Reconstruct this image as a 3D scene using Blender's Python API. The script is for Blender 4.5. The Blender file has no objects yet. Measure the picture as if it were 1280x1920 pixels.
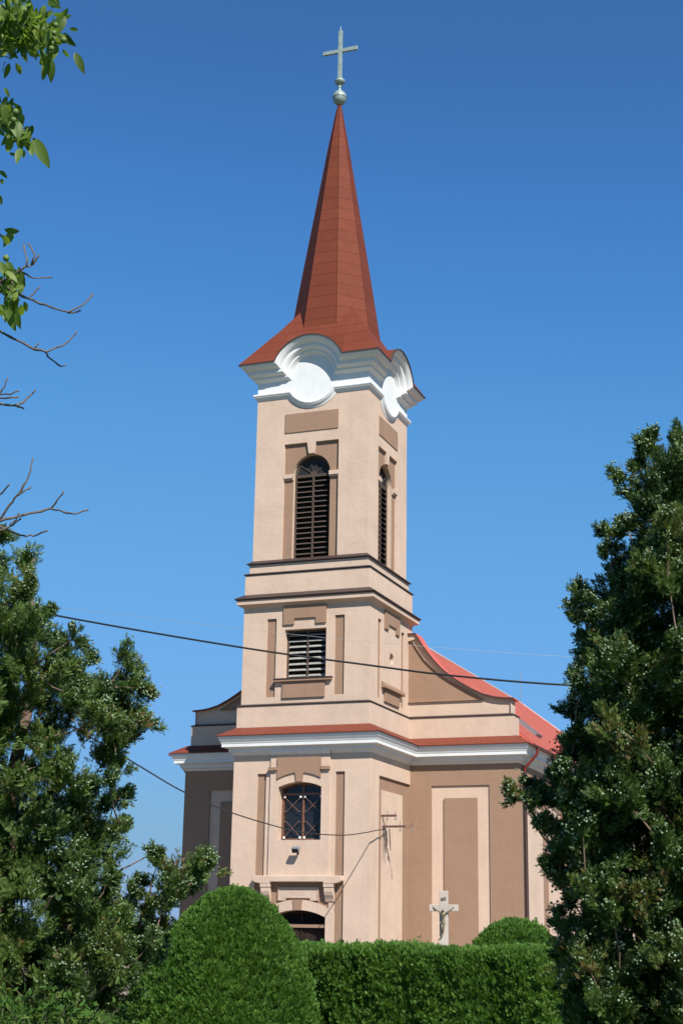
import bpy, bmesh, math, random
import numpy as np
from mathutils import Vector, Matrix
from mathutils.geometry import tessellate_polygon

rng = np.random.default_rng(7)
random.seed(7)
R_ = math.radians
scene = bpy.context.scene
col = scene.collection

# ------------------------------------------------------------------ camera
CAM = np.array([19.50875, -49.94585, 1.65])
RT = np.array([0.9352366, 0.35368939, 0.01537294])
UP = np.array([0.08268464, -0.26044763, 0.96194089])
FW = np.array([-0.34423213, 0.89837122, 0.27282483])
FPX = 2803.49                      # focal length in pixels of the 1280 x 1920 photograph
cam_d = bpy.data.cameras.new('camera')
cam = bpy.data.objects.new('camera', cam_d)
col.objects.link(cam)
cam_d.sensor_fit = 'VERTICAL'
cam_d.sensor_height = 24.0
cam_d.lens = FPX / 1920 * 24.0
cam_d.clip_end = 5000
m3 = Matrix((RT, UP, -FW)).transposed()
cam.matrix_world = Matrix.Translation(CAM) @ m3.to_4x4()
scene.camera = cam

# ------------------------------------------------------------------ sky, sun, exposure
SUN_AZ, SUN_EL = 46.0, 45.0        # azimuth from the front (-Y) towards the right (+X)
sa, se = R_(SUN_AZ), R_(SUN_EL)
to_sun = Vector((math.sin(sa) * math.cos(se), -math.cos(sa) * math.cos(se), math.sin(se)))
world = bpy.data.worlds.new('World')
scene.world = world
world.use_nodes = True
wn = world.node_tree.nodes
sky = wn.new('ShaderNodeTexSky')
sky.sky_type = 'NISHITA'
sky.sun_disc = False
sky.sun_elevation = se
sky.sun_rotation = math.atan2(to_sun.x, to_sun.y)
sky.altitude = 300
sky.air_density = 0.7
sky.dust_density = 0.0
sky.ozone_density = 2.0
bg = wn['Background']
bg.inputs['Strength'].default_value = 0.05
# deepen the clear summer blue: per-channel response of the sky colour
wl_ = world.node_tree.links
k1 = wn.new('ShaderNodeVectorMath')
k1.operation = 'SCALE'
k1.inputs['Scale'].default_value = 1 / 12
cv = wn.new('ShaderNodeRGBCurve')
for ch, pts in enumerate(([(0, 0), (.054, .047), (.073, .066), (.123, .122), (.27, .188), (.71, .275), (1, .30)],
                          [(0, 0), (.097, .163), (.128, .242), (.207, .366), (.425, .445), (.84, .44), (1, .44)],
                          [(0, 0), (.188, .429), (.247, .61), (.378, .753), (.64, .83), (.78, .70), (1, .66)])):
    c_ = cv.mapping.curves[ch]
    c_.points[0].location, c_.points[-1].location = pts[0], pts[-1]
    for p_ in pts[1:-1]:
        c_.points.new(*p_)
cv.mapping.update()
k2 = wn.new('ShaderNodeVectorMath')
k2.operation = 'SCALE'
k2.inputs['Scale'].default_value = 11.9
wl_.new(sky.outputs[0], k1.inputs[0])
wl_.new(k1.outputs[0], cv.inputs['Color'])
wl_.new(cv.outputs[0], k2.inputs[0])
wl_.new(k2.outputs[0], bg.inputs[0])
sun_d = bpy.data.lights.new('sun', 'SUN')
sun_d.energy = 4.9
sun_d.angle = R_(0.5)
sun_d.color = (1.0, 0.95, 0.87)
sun = bpy.data.objects.new('sun', sun_d)
sun.rotation_euler = to_sun.to_track_quat('Z', 'Y').to_euler()
sun.location = (40, -60, 60)
col.objects.link(sun)
scene.view_settings.view_transform = 'Standard'
scene.view_settings.look = 'None'
scene.view_settings.gamma = 1.0
scene.view_settings.exposure = 0.75


def at(u, v, depth):
    """Point at `depth` metres in front of the viewer along the line of photo pixel (u, v)."""
    return CAM + ((u - 640) / FPX * RT - (v - 960) / FPX * UP + FW) * depth


# ------------------------------------------------------------------ helpers
def tag(o, label=None, cat=None, group=None, kind=None):
    if label: o['label'] = label
    if cat: o['category'] = cat
    if group: o['group'] = group
    if kind: o['kind'] = kind
    return o


def empty(name, loc=(0, 0, 0)):
    o = bpy.data.objects.new(name, None)
    o.location = loc
    o.empty_display_size = 0.2
    col.objects.link(o)
    return o


def ident(u, v, d):
    return (u, d, v)


def face_frame(side, h):
    """(u along the wall, v up, d inwards from the wall face) -> world, for a square block of half-width h."""
    return {'front': lambda u, v, d: (u, -h + d, v),
            'right': lambda u, v, d: (h - d, u, v),
            'back': lambda u, v, d: (-u, h - d, v),
            'left': lambda u, v, d: (-h + d, -u, v)}[side]


class MB:
    def __init__(self, T=None):
        self.v, self.f, self.T = [], [], T or (lambda u, v, d: (u, d, v))

    def raw(self, verts, faces):
        n = len(self.v)
        self.v += [tuple(p) for p in verts]
        self.f += [tuple(i + n for i in f) for f in faces]
        return self

    def box(self, u0, u1, v0, v1, d0, d1):
        T = self.T
        vs = [T(u, v, d) for d in (d0, d1) for v in (v0, v1) for u in (u0, u1)]
        return self.raw(vs, [(0, 1, 3, 2), (4, 6, 7, 5), (0, 4, 5, 1), (2, 3, 7, 6), (0, 2, 6, 4), (1, 5, 7, 3)])

    def plate(self, outer, holes, d0, d1):
        T = self.T
        loops = [outer] + list(holes)
        flat = [p for l in loops for p in l]
        tris = tessellate_polygon([[Vector((p[0], p[1], 0)) for p in l] for l in loops])
        n = len(flat)
        vs = [T(p[0], p[1], d0) for p in flat] + [T(p[0], p[1], d1) for p in flat]
        fs = [tuple(t) for t in tris] + [tuple(i + n for i in reversed(t)) for t in tris]
        k = 0
        for l in loops:
            m = len(l)
            for i in range(m):
                a, b = k + i, k + (i + 1) % m
                fs.append((a, b, b + n, a + n))
            k += m
        return self.raw(vs, fs)

    def obox(self, c, ax, half):
        """box centred at c with axes ax (three vectors, in world) and half sizes"""
        c = np.array(c, float)
        a = [np.array(x, float) / np.linalg.norm(x) * h for x, h in zip(ax, half)]
        vs = [c + i * a[0] + j * a[1] + k * a[2] for k in (-1, 1) for j in (-1, 1) for i in (-1, 1)]
        return self.raw(vs, [(0, 1, 3, 2), (4, 6, 7, 5), (0, 4, 5, 1), (2, 3, 7, 6), (0, 2, 6, 4), (1, 5, 7, 3)])

    def bar(self, p, q, w, t=None, n=(0, 1, 0)):
        """flat bar between two points given in (u, v, d)"""
        p, q, n = np.array(self.T(*p)), np.array(self.T(*q)), np.array(self.T(*n)) - np.array(self.T(0, 0, 0))
        d = q - p
        s = np.cross(d, n)
        return self.obox((p + q) / 2, (d, s, n), (np.linalg.norm(d) / 2, w / 2, (t or w) / 2))

    def tube(self, pts, rad, seg=8, cap=True):
        pts = [np.array(p, float) for p in pts]
        rad = rad if hasattr(rad, '__len__') else [rad] * len(pts)
        vs, fs = [], []
        prev = None
        for i, p in enumerate(pts):
            a, b = pts[max(0, i - 1)], pts[min(len(pts) - 1, i + 1)]
            t = (b - a) / (np.linalg.norm(b - a) + 1e-12)
            if prev is None:
                ref = np.array([0, 0, 1.]) if abs(t[2]) < .9 else np.array([1., 0, 0])
                x = np.cross(ref, t)
            else:
                x = prev - t * (prev @ t)
            x /= np.linalg.norm(x)
            prev = x
            y = np.cross(t, x)
            for k in range(seg):
                an = 2 * math.pi * k / seg
                vs.append(p + rad[i] * (math.cos(an) * x + math.sin(an) * y))
        for i in range(len(pts) - 1):
            for k in range(seg):
                a, b = i * seg + k, i * seg + (k + 1) % seg
                fs.append((a, b, b + seg, a + seg))
        if cap:
            fs.append(tuple(reversed(range(seg))))
            fs.append(tuple(range((len(pts) - 1) * seg, len(pts) * seg)))
        return self.raw(vs, fs)

    def lathe(self, prof, c=(0, 0), seg=24, caps=True, phase=0.0):
        vs, fs = [], []
        for r, z in prof:
            for k in range(seg):
                a = 2 * math.pi * k / seg + phase
                vs.append((c[0] + r * math.cos(a), c[1] + r * math.sin(a), z))
        for i in range(len(prof) - 1):
            for k in range(seg):
                a, b = i * seg + k, i * seg + (k + 1) % seg
                fs.append((a, b, b + seg, a + seg))
        if caps:
            fs.append(tuple(reversed(range(seg))))
            fs.append(tuple(range((len(prof) - 1) * seg, len(prof) * seg)))
        return self.raw(vs, fs)

    def sweep(self, path, prof, closed=False):
        """sweep a closed (out, z) profile along a plan path whose outside is on its right"""
        n = len(path)
        P = [np.array(p, float) for p in path]
        offs = []
        for i in range(n):
            def nor(a, b):
                d = b - a
                d = d / np.linalg.norm(d)
                return np.array([d[1], -d[0]])
            if closed or 0 < i < n - 1:
                n1, n2 = nor(P[i - 1], P[i]), nor(P[i], P[(i + 1) % n])
                offs.append((n1 + n2) / (1 + n1 @ n2))
            elif i == 0:
                offs.append(nor(P[0], P[1]))
            else:
                offs.append(nor(P[-2], P[-1]))
        m = len(prof)
        vs = [(*(P[i] + offs[i] * o), z) for i in range(n) for o, z in prof]
        fs = []
        for i in range(n if closed else n - 1):
            j = (i + 1) % n
            for k in range(m):
                l = (k + 1) % m
                fs.append((i * m + k, j * m + k, j * m + l, i * m + l))
        if not closed:
            fs.append(tuple(range(m)))
            fs.append(tuple(reversed(range((n - 1) * m, n * m))))
        return self.raw(vs, fs)

    def build(self, name, mat, parent=None, smooth=False, bevel=0.0, autosmooth=None):
        me = bpy.data.meshes.new(name)
        bm = bmesh.new()
        vs = [bm.verts.new(p) for p in self.v]
        for f in self.f:
            try:
                bm.faces.new([vs[i] for i in f])
            except ValueError:
                pass
        bmesh.ops.remove_doubles(bm, verts=bm.verts, dist=1e-5)
        bmesh.ops.recalc_face_normals(bm, faces=bm.faces)
        if parent is not None:
            off = Vector(parent_loc(parent))
            bmesh.ops.translate(bm, verts=bm.verts, vec=-off)
        bm.to_mesh(me)
        bm.free()
        me.materials.append(mat)
        o = bpy.data.objects.new(name, me)
        col.objects.link(o)
        if parent is not None:
            o.parent = parent
        if smooth:
            me.polygons.foreach_set('use_smooth', [True] * len(me.polygons))
            if autosmooth:
                me.set_sharp_from_angle(angle=R_(autosmooth))
        if bevel:
            b = o.modifiers.new('bevel', 'BEVEL')
            b.width = bevel
            b.segments = 2
            b.limit_method = 'ANGLE'
            b.angle_limit = R_(40)
        return o


def parent_loc(p):
    v = Vector((0, 0, 0))
    while p is not None:
        v += Vector(p.location)
        p = p.parent
    return v


# ------------------------------------------------------------------ materials
def material(name):
    m = bpy.data.materials.new(name)
    m.use_nodes = True
    nt = m.node_tree
    b = nt.nodes['Principled BSDF']
    return m, nt, b


def N(nt, typ, **kw):
    n = nt.nodes.new(typ)
    for k, v in kw.items():
        if k in n.inputs:
            n.inputs[k].default_value = v
        else:
            setattr(n, k, v)
    return n


def coords(nt):
    g = nt.nodes.new('ShaderNodeNewGeometry')
    return g.outputs['Position']


def ramp(nt, fac, stops):
    r = nt.nodes.new('ShaderNodeValToRGB')
    el = r.color_ramp.elements
    el[0].position, el[0].color = stops[0][0], (*stops[0][1], 1)
    el[1].position, el[1].color = stops[-1][0], (*stops[-1][1], 1)
    for p, c in stops[1:-1]:
        e = el.new(p)
        e.color = (*c, 1)
    nt.links.new(fac, r.inputs[0])
    return r.outputs[0]


def mul(c, k):
    return tuple(x * k for x in c)


def plaster(name, c, bump=0.5, var=0.085, rough=0.92, stain=True):
    m, nt, b = material(name)
    pos = coords(nt)
    n1 = N(nt, 'ShaderNodeTexNoise', Scale=1.1, Detail=5.0, Roughness=0.6)
    nt.links.new(pos, n1.inputs['Vector'])
    colr = ramp(nt, n1.outputs[0], [(0.3, mul(c, 1 - var)), (0.5, c), (0.72, mul(c, 1 + var * .7))])
    if stain:   # faint rain streaks: noise stretched along the height
        mp = N(nt, 'ShaderNodeMapping')
        mp.inputs['Scale'].default_value = (5.0, 5.0, 0.35)
        nt.links.new(pos, mp.inputs[0])
        n2 = N(nt, 'ShaderNodeTexNoise', Scale=1.0, Detail=4.0, Roughness=0.65)
        nt.links.new(mp.outputs[0], n2.inputs['Vector'])
        f = ramp(nt, n2.outputs[0], [(0.52, (0, 0, 0)), (0.78, (0.3, 0.3, 0.3))])
        mx = N(nt, 'ShaderNodeMixRGB', blend_type='MULTIPLY')
        mx.inputs[2].default_value = (0.78, 0.76, 0.74, 1)
        nt.links.new(f, mx.inputs[0])
        nt.links.new(colr, mx.inputs[1])
        colr = mx.outputs[0]
    nt.links.new(colr, b.inputs['Base Color'])
    b.inputs['Roughness'].default_value = rough
    b.inputs['Specular IOR Level'].default_value = 0.2
    n3 = N(nt, 'ShaderNodeTexNoise', Scale=38.0, Detail=4.0, Roughness=0.7)
    nt.links.new(pos, n3.inputs['Vector'])
    n4 = N(nt, 'ShaderNodeTexNoise', Scale=5.0, Detail=3.0, Roughness=0.6)
    nt.links.new(pos, n4.inputs['Vector'])
    ad = N(nt, 'ShaderNodeMath', operation='ADD')
    nt.links.new(n3.outputs[0], ad.inputs[0])
    nt.links.new(n4.outputs[0], ad.inputs[1])
    bp = N(nt, 'ShaderNodeBump', Strength=bump, Distance=0.02)
    nt.links.new(ad.outputs[0], bp.inputs['Height'])
    nt.links.new(bp.outputs[0], b.inputs['Normal'])
    return m


def simple(name, c, rough=0.6, metal=0.0, var=0.12, scale=6.0, bump=0.0, spec=0.4):
    m, nt, b = material(name)
    pos = coords(nt)
    n1 = N(nt, 'ShaderNodeTexNoise', Scale=scale, Detail=5.0, Roughness=0.65)
    nt.links.new(pos, n1.inputs['Vector'])
    nt.links.new(ramp(nt, n1.outputs[0], [(0.3, mul(c, 1 - var)), (0.7, mul(c, 1 + var))]), b.inputs['Base Color'])
    b.inputs['Roughness'].default_value = rough
    b.inputs['Metallic'].default_value = metal
    b.inputs['Specular IOR Level'].default_value = spec
    if bump:
        bp = N(nt, 'ShaderNodeBump', Strength=bump, Distance=0.01)
        nt.links.new(n1.outputs[0], bp.inputs['Height'])
        nt.links.new(bp.outputs[0], b.inputs['Normal'])
    return m


def sheet_metal(name, c, period, axis='Z', width=0.035, rough=0.5, var=0.12, depth=0.75, spec=0.35, offs=0.0):
    """painted sheet metal with thin dark joints every `period` metres"""
    m, nt, b = material(name)
    pos = coords(nt)
    sep = nt.nodes.new('ShaderNodeSeparateXYZ')
    nt.links.new(pos, sep.inputs[0])
    n0 = N(nt, 'ShaderNodeTexNoise', Scale=1.7, Detail=2.0)
    nt.links.new(pos, n0.inputs['Vector'])
    wob = N(nt, 'ShaderNodeMath', operation='MULTIPLY_ADD')
    nt.links.new(n0.outputs[0], wob.inputs[0])
    wob.inputs[1].default_value = 0.05
    nt.links.new(sep.outputs[axis], wob.inputs[2])
    dv = N(nt, 'ShaderNodeMath', operation='DIVIDE')
    nt.links.new(wob.outputs[0], dv.inputs[0])
    dv.inputs[1].default_value = period
    fr = N(nt, 'ShaderNodeMath', operation='FRACT')
    nt.links.new(dv.outputs[0], fr.inputs[0])
    line = ramp(nt, fr.outputs[0], [(0.0, (1, 1, 1)), (width * .6, (1, 1, 1)), (width, (0, 0, 0))])
    line_n = nt.nodes[-1]
    # row to row tone
    fl = N(nt, 'ShaderNodeMath', operation='FLOOR')
    nt.links.new(dv.outputs[0], fl.inputs[0])
    wn_ = N(nt, 'ShaderNodeTexWhiteNoise', noise_dimensions='1D')
    nt.links.new(fl.outputs[0], wn_.inputs['W'])
    n1 = N(nt, 'ShaderNodeTexNoise', Scale=2.5, Detail=6.0, Roughness=0.7)
    nt.links.new(pos, n1.inputs['Vector'])
    mixf = N(nt, 'ShaderNodeMath', operation='MULTIPLY_ADD')
    nt.links.new(wn_.outputs['Value'], mixf.inputs[0])
    mixf.inputs[1].default_value = 0.25
    nt.links.new(n1.outputs[0], mixf.inputs[2])
    base = ramp(nt, mixf.outputs[0], [(0.35, mul(c, 1 - var)), (0.9, mul(c, 1 + var))])
    mx = N(nt, 'ShaderNodeMixRGB', blend_type='MIX')
    nt.links.new(line, mx.inputs[0])
    nt.links.new(base, mx.inputs[1])
    mx.inputs[2].default_value = (*mul(c, 1 - depth), 1)
    nt.links.new(mx.outputs[0], b.inputs['Base Color'])
    b.inputs['Roughness'].default_value = rough
    b.inputs['Specular IOR Level'].default_value = spec
    bp = N(nt, 'ShaderNodeBump', Strength=0.25, Distance=0.01)
    nt.links.new(n1.outputs[0], bp.inputs['Height'])
    nt.links.new(bp.outputs[0], b.inputs['Normal'])
    return m


def leaf_mat(name, stops, trans=0.35, rough=0.5, spec=0.3):
    """foliage: colour from a per-sprig tint attribute, part of the light passes through"""
    m, nt, b = material(name)
    a = N(nt, 'ShaderNodeAttribute', attribute_name='tint')
    c = ramp(nt, a.outputs['Fac'], stops)
    nt.links.new(c, b.inputs['Base Color'])
    b.inputs['Roughness'].default_value = rough
    b.inputs['Specular IOR Level'].default_value = spec
    tr = N(nt, 'ShaderNodeBsdfTranslucent')
    g = N(nt, 'ShaderNodeMixRGB', blend_type='MULTIPLY')
    g.inputs[0].default_value = 1.0
    g.inputs[2].default_value = (1.2, 1.25, 0.55, 1)
    nt.links.new(c, g.inputs[1])
    nt.links.new(g.outputs[0], tr.inputs[0])
    mx = N(nt, 'ShaderNodeMixShader')
    mx.inputs[0].default_value = trans
    nt.links.new(b.outputs[0], mx.inputs[1])
    nt.links.new(tr.outputs[0], mx.inputs[2])
    nt.links.new(mx.outputs[0], nt.nodes['Material Output'].inputs[0])
    return m


PEACH = (0.50, 0.375, 0.290)
BROWN = (0.268, 0.170, 0.116)
M = {}
M['peach'] = plaster('peach_plaster', PEACH)
M['brown'] = plaster('brown_plaster', BROWN, var=0.06)
M['white'] = plaster('white_plaster', (0.605, 0.615, 0.615), bump=0.16, var=0.05, rough=0.7, stain=True)
M['pink'] = plaster('plaque_plaster', (0.46, 0.36, 0.28), bump=0.2)
M['plaque_rim'] = simple('plaque_rim', (0.42, 0.29, 0.22), 0.8)
M['spire'] = sheet_metal('spire_metal', (0.136, 0.034, 0.018), 0.49, 'Z', width=0.07, depth=0.4, rough=0.7, spec=0.12)
M['spire_edge'] = simple('spire_edge_metal', (0.075, 0.020, 0.013), 0.95, spec=0.02)
M['red_flash'] = simple('red_flashing', (0.150, 0.040, 0.024), 0.65, spec=0.15)
M['brown_flash'] = simple('brown_flashing', (0.045, 0.028, 0.024), 0.5)
M['roof'] = sheet_metal('nave_roof_metal', (0.47, 0.100, 0.072), 0.25, 'Y', width=0.14, rough=0.6, depth=0.5, spec=0.2)
M['ridge'] = simple('ridge_metal', (0.48, 0.33, 0.29), 0.4)
M['gutter'] = simple('gutter_red', (0.14, 0.02, 0.017), 0.4)
M['pipe'] = simple('downpipe_brown', (0.045, 0.025, 0.02), 0.45)
M['wood'] = simple('louvre_wood', (0.062, 0.040, 0.030), 0.75, var=0.3, scale=14)
M['slat_brown'] = simple('belfry_slat_wood', (0.065, 0.044, 0.035), 0.8, var=0.35, scale=12)
M['slat_grey'] = simple('weathered_slat', (0.25, 0.24, 0.22), 0.8, var=0.35, scale=12)
M['frame'] = simple('window_frame_brown', (0.14, 0.065, 0.04), 0.5, var=0.2)
M['grille'] = simple('grille_metal', (0.20, 0.10, 0.07), 0.5)
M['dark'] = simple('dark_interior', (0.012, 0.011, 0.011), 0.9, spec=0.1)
M['door'] = simple('door_wood', (0.028, 0.017, 0.014), 0.7, spec=0.15, var=0.35, scale=20)
M['copper'] = simple('weathered_copper', (0.25, 0.31, 0.285), 0.5, metal=0.25, var=0.3, scale=9)
M['copper_dark'] = simple('dark_copper', (0.13, 0.18, 0.16), 0.55, metal=0.2, var=0.3, scale=9)
M['grey'] = simple('grey_metal', (0.25, 0.26, 0.27), 0.45, metal=0.5)
M['black'] = simple('cable_black', (0.012, 0.012, 0.013), 0.5)
M['wire'] = simple('wire_grey', (0.35, 0.36, 0.36), 0.5, metal=0.4)
M['rust'] = simple('rusty_iron', (0.10, 0.05, 0.04), 0.7, var=0.3)
M['ceramic'] = simple('insulator', (0.20, 0.22, 0.20), 0.25)
M['stone'] = plaster('cross_stone', (0.42, 0.365, 0.315), bump=0.3, var=0.1)
M['bronze'] = simple('figure_bronze', (0.15, 0.13, 0.075), 0.5, metal=0.35, var=0.45, scale=14)
M['bark'] = simple('bark', (0.14, 0.095, 0.07), 0.9, var=0.35, scale=18, bump=0.5)
M['twig'] = simple('twig_bark', (0.10, 0.08, 0.068), 0.9, var=0.3, scale=40)
m, nt, b = material('window_glass')
b.inputs['Base Color'].default_value = (0.012, 0.014, 0.018, 1)
b.inputs['Roughness'].default_value = 0.16
b.inputs['Specular IOR Level'].default_value = 0.32
M['glass'] = m
M['dusty_glass'] = simple('dusty_glass', (0.022, 0.024, 0.026), 0.4, var=0.5, scale=9, spec=0.15)
M['square'] = simple('white_mount', (0.75, 0.75, 0.74), 0.5)
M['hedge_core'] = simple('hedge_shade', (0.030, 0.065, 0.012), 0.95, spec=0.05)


# ------------------------------------------------------------------ ground
def grass_ground():
    mb = MB()
    mb.raw([(-1500, -300, 0), (1500, -300, 0), (1500, 2500, 0), (-1500, 2500, 0)], [(0, 1, 2, 3)])
    m, nt, b = material('grass_ground')
    pos = coords(nt)
    n1 = N(nt, 'ShaderNodeTexNoise', Scale=0.6, Detail=8.0, Roughness=0.7)
    nt.links.new(pos, n1.inputs['Vector'])
    nt.links.new(ramp(nt, n1.outputs[0], [(0.3, (0.03, 0.05, 0.012)), (0.55, (0.06, 0.095, 0.025)), (0.75, (0.11, 0.12, 0.045))]), b.inputs['Base Color'])
    b.inputs['Roughness'].default_value = 0.95
    o = mb.build('ground', m)
    tag(o, 'green grass ground around the church and hedges', 'ground', kind='structure')
    p = MB()
    p.raw([(-24, -24, 0.004), (26, -24, 0.004), (26, 46, 0.004), (-24, 46, 0.004)], [(0, 1, 2, 3)])
    o = p.build('bounce_ground', simple('bounce_gravel', (0.20, 0.165, 0.13), 0.95, var=0.2, scale=20))  # added gravel sheet, bounces warm sunlight up onto the shaded walls
    tag(o, 'added pale gravel ground around the church, bouncing warm light onto its walls', 'bounce_ground', kind='structure')


grass_ground()

# ------------------------------------------------------------------ the church
church = empty('church')
tag(church, 'peach and brown plastered church with a red spire behind the clipped hedge', 'church')


def arc(cx, cz, r, a0, a1, n):
    return [(cx + r * math.cos(a0 + (a1 - a0) * i / n), cz + r * math.sin(a0 + (a1 - a0) * i / n)) for i in range(n + 1)]


def seg_arch(hw, z0, zs, zc, n=14):
    """closed opening outline: jambs from z0 to zs, segmental arch up to zc"""
    s = zc - zs
    r = (hw * hw + s * s) / (2 * s)
    c = zc - r
    a = math.asin(hw / r)
    return [(-hw, z0), (hw, z0)] + [(r * math.sin(a - 2 * a * i / n), c + r * math.cos(a - 2 * a * i / n)) for i in range(n + 1)]


def rect(u0, u1, v0, v1):
    return [(u0, v0), (u1, v0), (u1, v1), (u0, v1)]


SIDES = ('front', 'right', 'back', 'left')

# ---- base storey --------------------------------------------------------
HB, YS = 2.5, 1.766           # half width of the base, plane of the nave front
ZT = 7.62                     # wall top under the cornice
F = face_frame('front', HB)
win = seg_arch(0.785, 4.73, 6.485, 6.655)
door_in = seg_arch(0.985, -0.2, 2.229, 2.458)
RD = 0.07
w = MB(F)
recL, recR = rect(-1.60, -1.27, 0.0, 6.96), rect(1.27, 1.60, 0.0, 6.98)
bay = rect(-1.09, 1.09, 3.46, 7.55)
wall_out = rect(-HB, HB, -0.3, ZT)
w.plate(wall_out, [recL, recR, win, door_in[:0] or rect(-1.09, 1.09, -0.2, 3.45)], 0, RD)
w.plate(rect(-HB + RD, HB - RD, -0.3, ZT), [win, door_in], RD + 0.004, 0.45)
w.plate(rect(-1.09, 1.09, 3.46, ZT), [win], -0.06, -0.001)
# right side: strip beside the corner and band over the brown field
T = face_frame('right', HB)
w.T = T
w.plate(rect(-HB + RD + 0.001, YS, -0.3, ZT), [rect(-1.57, YS - 0.0, -0.2, 6.92)], 0, RD) if False else None
w.box(-HB + RD + 0.001, -1.57, -0.3, ZT, 0, RD)
w.box(-1.57, YS + 0.2, 6.92, ZT, 0, RD)
w.plate(rect(-1.20, 0.99, 0.0, 6.462), [], 0.025, RD - 0.005)
w.T = face_frame('left', HB)
w.box(1.57, HB - RD - 0.001, -0.3, ZT, 0, RD)
w.box(-YS - 0.2, 1.57, 6.92, ZT, 0, RD)
w.plate(rect(-0.99, 1.20, 0.0, 6.462), [], 0.025, RD - 0.005)
w.build('tower_wall', M['peach'], church)
MB(face_frame('right', HB)).box(-1.57, YS + 0.2, -0.3, 6.92, RD, 0.4).build('wall_field', M['brown'], church)
MB(face_frame('left', HB)).box(-YS - 0.2, 1.57, -0.3, 6.92, RD, 0.4).build('wall_field', M['brown'], church)
for r_ in (recL, recR):
    MB(F).plate([(p[0], p[1]) for p in r_], [], RD - 0.004, RD).build('recessed_panel', M['brown'], church)
# brown ground over the door arch
MB(F).plate(rect(-1.09, 1.09, 2.0, 3.44), [seg_arch(1.0, 1.9, 2.229, 2.470)], RD - 0.03, RD).build('door_field', M['brown'], church)


def arch_band():
    o = seg_arch(1.30, 0.0, 2.364, 2.793, 20)
    i = seg_arch(0.985, 0.0, 2.229, 2.458, 20)
    # one outline: outer loop then inner loop back (open at the ground)
    poly = [o[1]] + o[2:] + [o[0]] + [i[0]] + list(reversed(i[2:])) + [i[1]]
    MB(F).plate(poly, [], -0.02, RD - 0.034).build('door_surround', M['peach'], church, bevel=0.006)


arch_band()
MB(F).plate([(-.135, 2.45), (.135, 2.45), (.175, 2.795), (-.175, 2.795)], [], -0.05, 0.03).build('keystone', M['brown'], church, bevel=0.006)
# ledge over the door on two consoles
led = MB(F)
led.plate([(-1.60, 3.40), (-1.50, 3.34), (-1.31, 3.30), (-0.98, 3.30), (-0.94, 3.36), (0.94, 3.36), (0.98, 3.30), (1.31, 3.30), (1.50, 3.34), (1.62, 3.40), (1.62, 3.53), (1.59, 3.56), (-1.57, 3.56), (-1.60, 3.53)], [], -0.20, RD)
led.build('door_ledge', M['peach'], church, bevel=0.02)
for s in (-1, 1):
    c = MB(F)
    a, b_ = sorted((s * 0.955, s * 1.315))
    c.box(a, b_, 3.19, 3.31, -0.19, 0.03)
    # scrolled console, tapering towards its foot
    prof = [(-0.17, 3.19), (-0.165, 3.05), (-0.13, 2.94), (-0.07, 2.84), (-0.03, 2.74), (0.03, 2.70), (0.03, 3.19)]
    vs = [F(u, z, d) for u in (a + 0.02, b_ - 0.02) for d, z in prof]
    k = len(prof)
    fs = [tuple(range(k)), tuple(reversed(range(k, 2 * k)))] + [(i, (i + 1) % k, (i + 1) % k + k, i + k) for i in range(k)]
    c.raw(vs, fs)
    c.build('console', M['peach'], church, bevel=0.012)
# plaque
pl_out = [(-.725, 2.759), (-.43, 2.759), (-.43, 2.84), (.43, 2.84), (.43, 2.759), (.735, 2.759), (.735, 3.193), (-.725, 3.193)]
pl_in = [(-.685, 2.795), (-.47, 2.795), (-.47, 2.875), (.47, 2.875), (.47, 2.795), (.695, 2.795), (.695, 3.16), (-.685, 3.16)]
plq = MB(F).plate(pl_out, [pl_in], -0.02, 0.038).build('plaque', M['plaque_rim'], church)
pf = MB(F).plate(pl_in, [], 0.0, 0.038)
pf.build('plaque_face', M['pink'], plq)
ins = MB(F)
for row in range(3):
    x = -0.24
    z = 3.09 - row * 0.075
    while x < 0.25:
        l = 0.03 + 0.06 * rng.random()
        ins.box(x, min(x + l, .27), z, z + 0.025, -0.003, 0.001)
        x += l + 0.03
ins.box(-.262, -.25, 2.89, 3.15, -0.003, 0.001)
ins.box(.50, .512, 2.82, 3.15, -0.003, 0.001)
ins.build('worn_inscription', M['plaque_rim'], plq)
# bay decoration
bp_ = [(.765, 7.49), (-.83, 7.49), (-.83, 6.755)]
r_o = 1.72
zc_o = 6.97 - r_o
for i in range(7):
    x = -.83 + (-.17 + .83) * i / 6
    bp_.append((x, zc_o + math.sqrt(r_o ** 2 - x * x) - (0.0 if i else 0.0)))
bp_ += [(-.125, 6.665), (.095, 6.665), (.135, zc_o + math.sqrt(r_o ** 2 - .135 ** 2))]
for i in range(7):
    x = .135 + (.765 - .135) * i / 6
    bp_.append((x, zc_o + math.sqrt(r_o ** 2 - x * x)))
MB(F).plate(bp_, [], -0.11, -0.055).build('window_hood', M['brown'], church, bevel=0.008)
for a, b_ in ((-1.15, -.84), (.775, 1.10)):
    MB(F).box(a, b_, 7.05, 7.165, -0.15, -0.05).build('impost', M['brown'], church, bevel=0.008)

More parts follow.
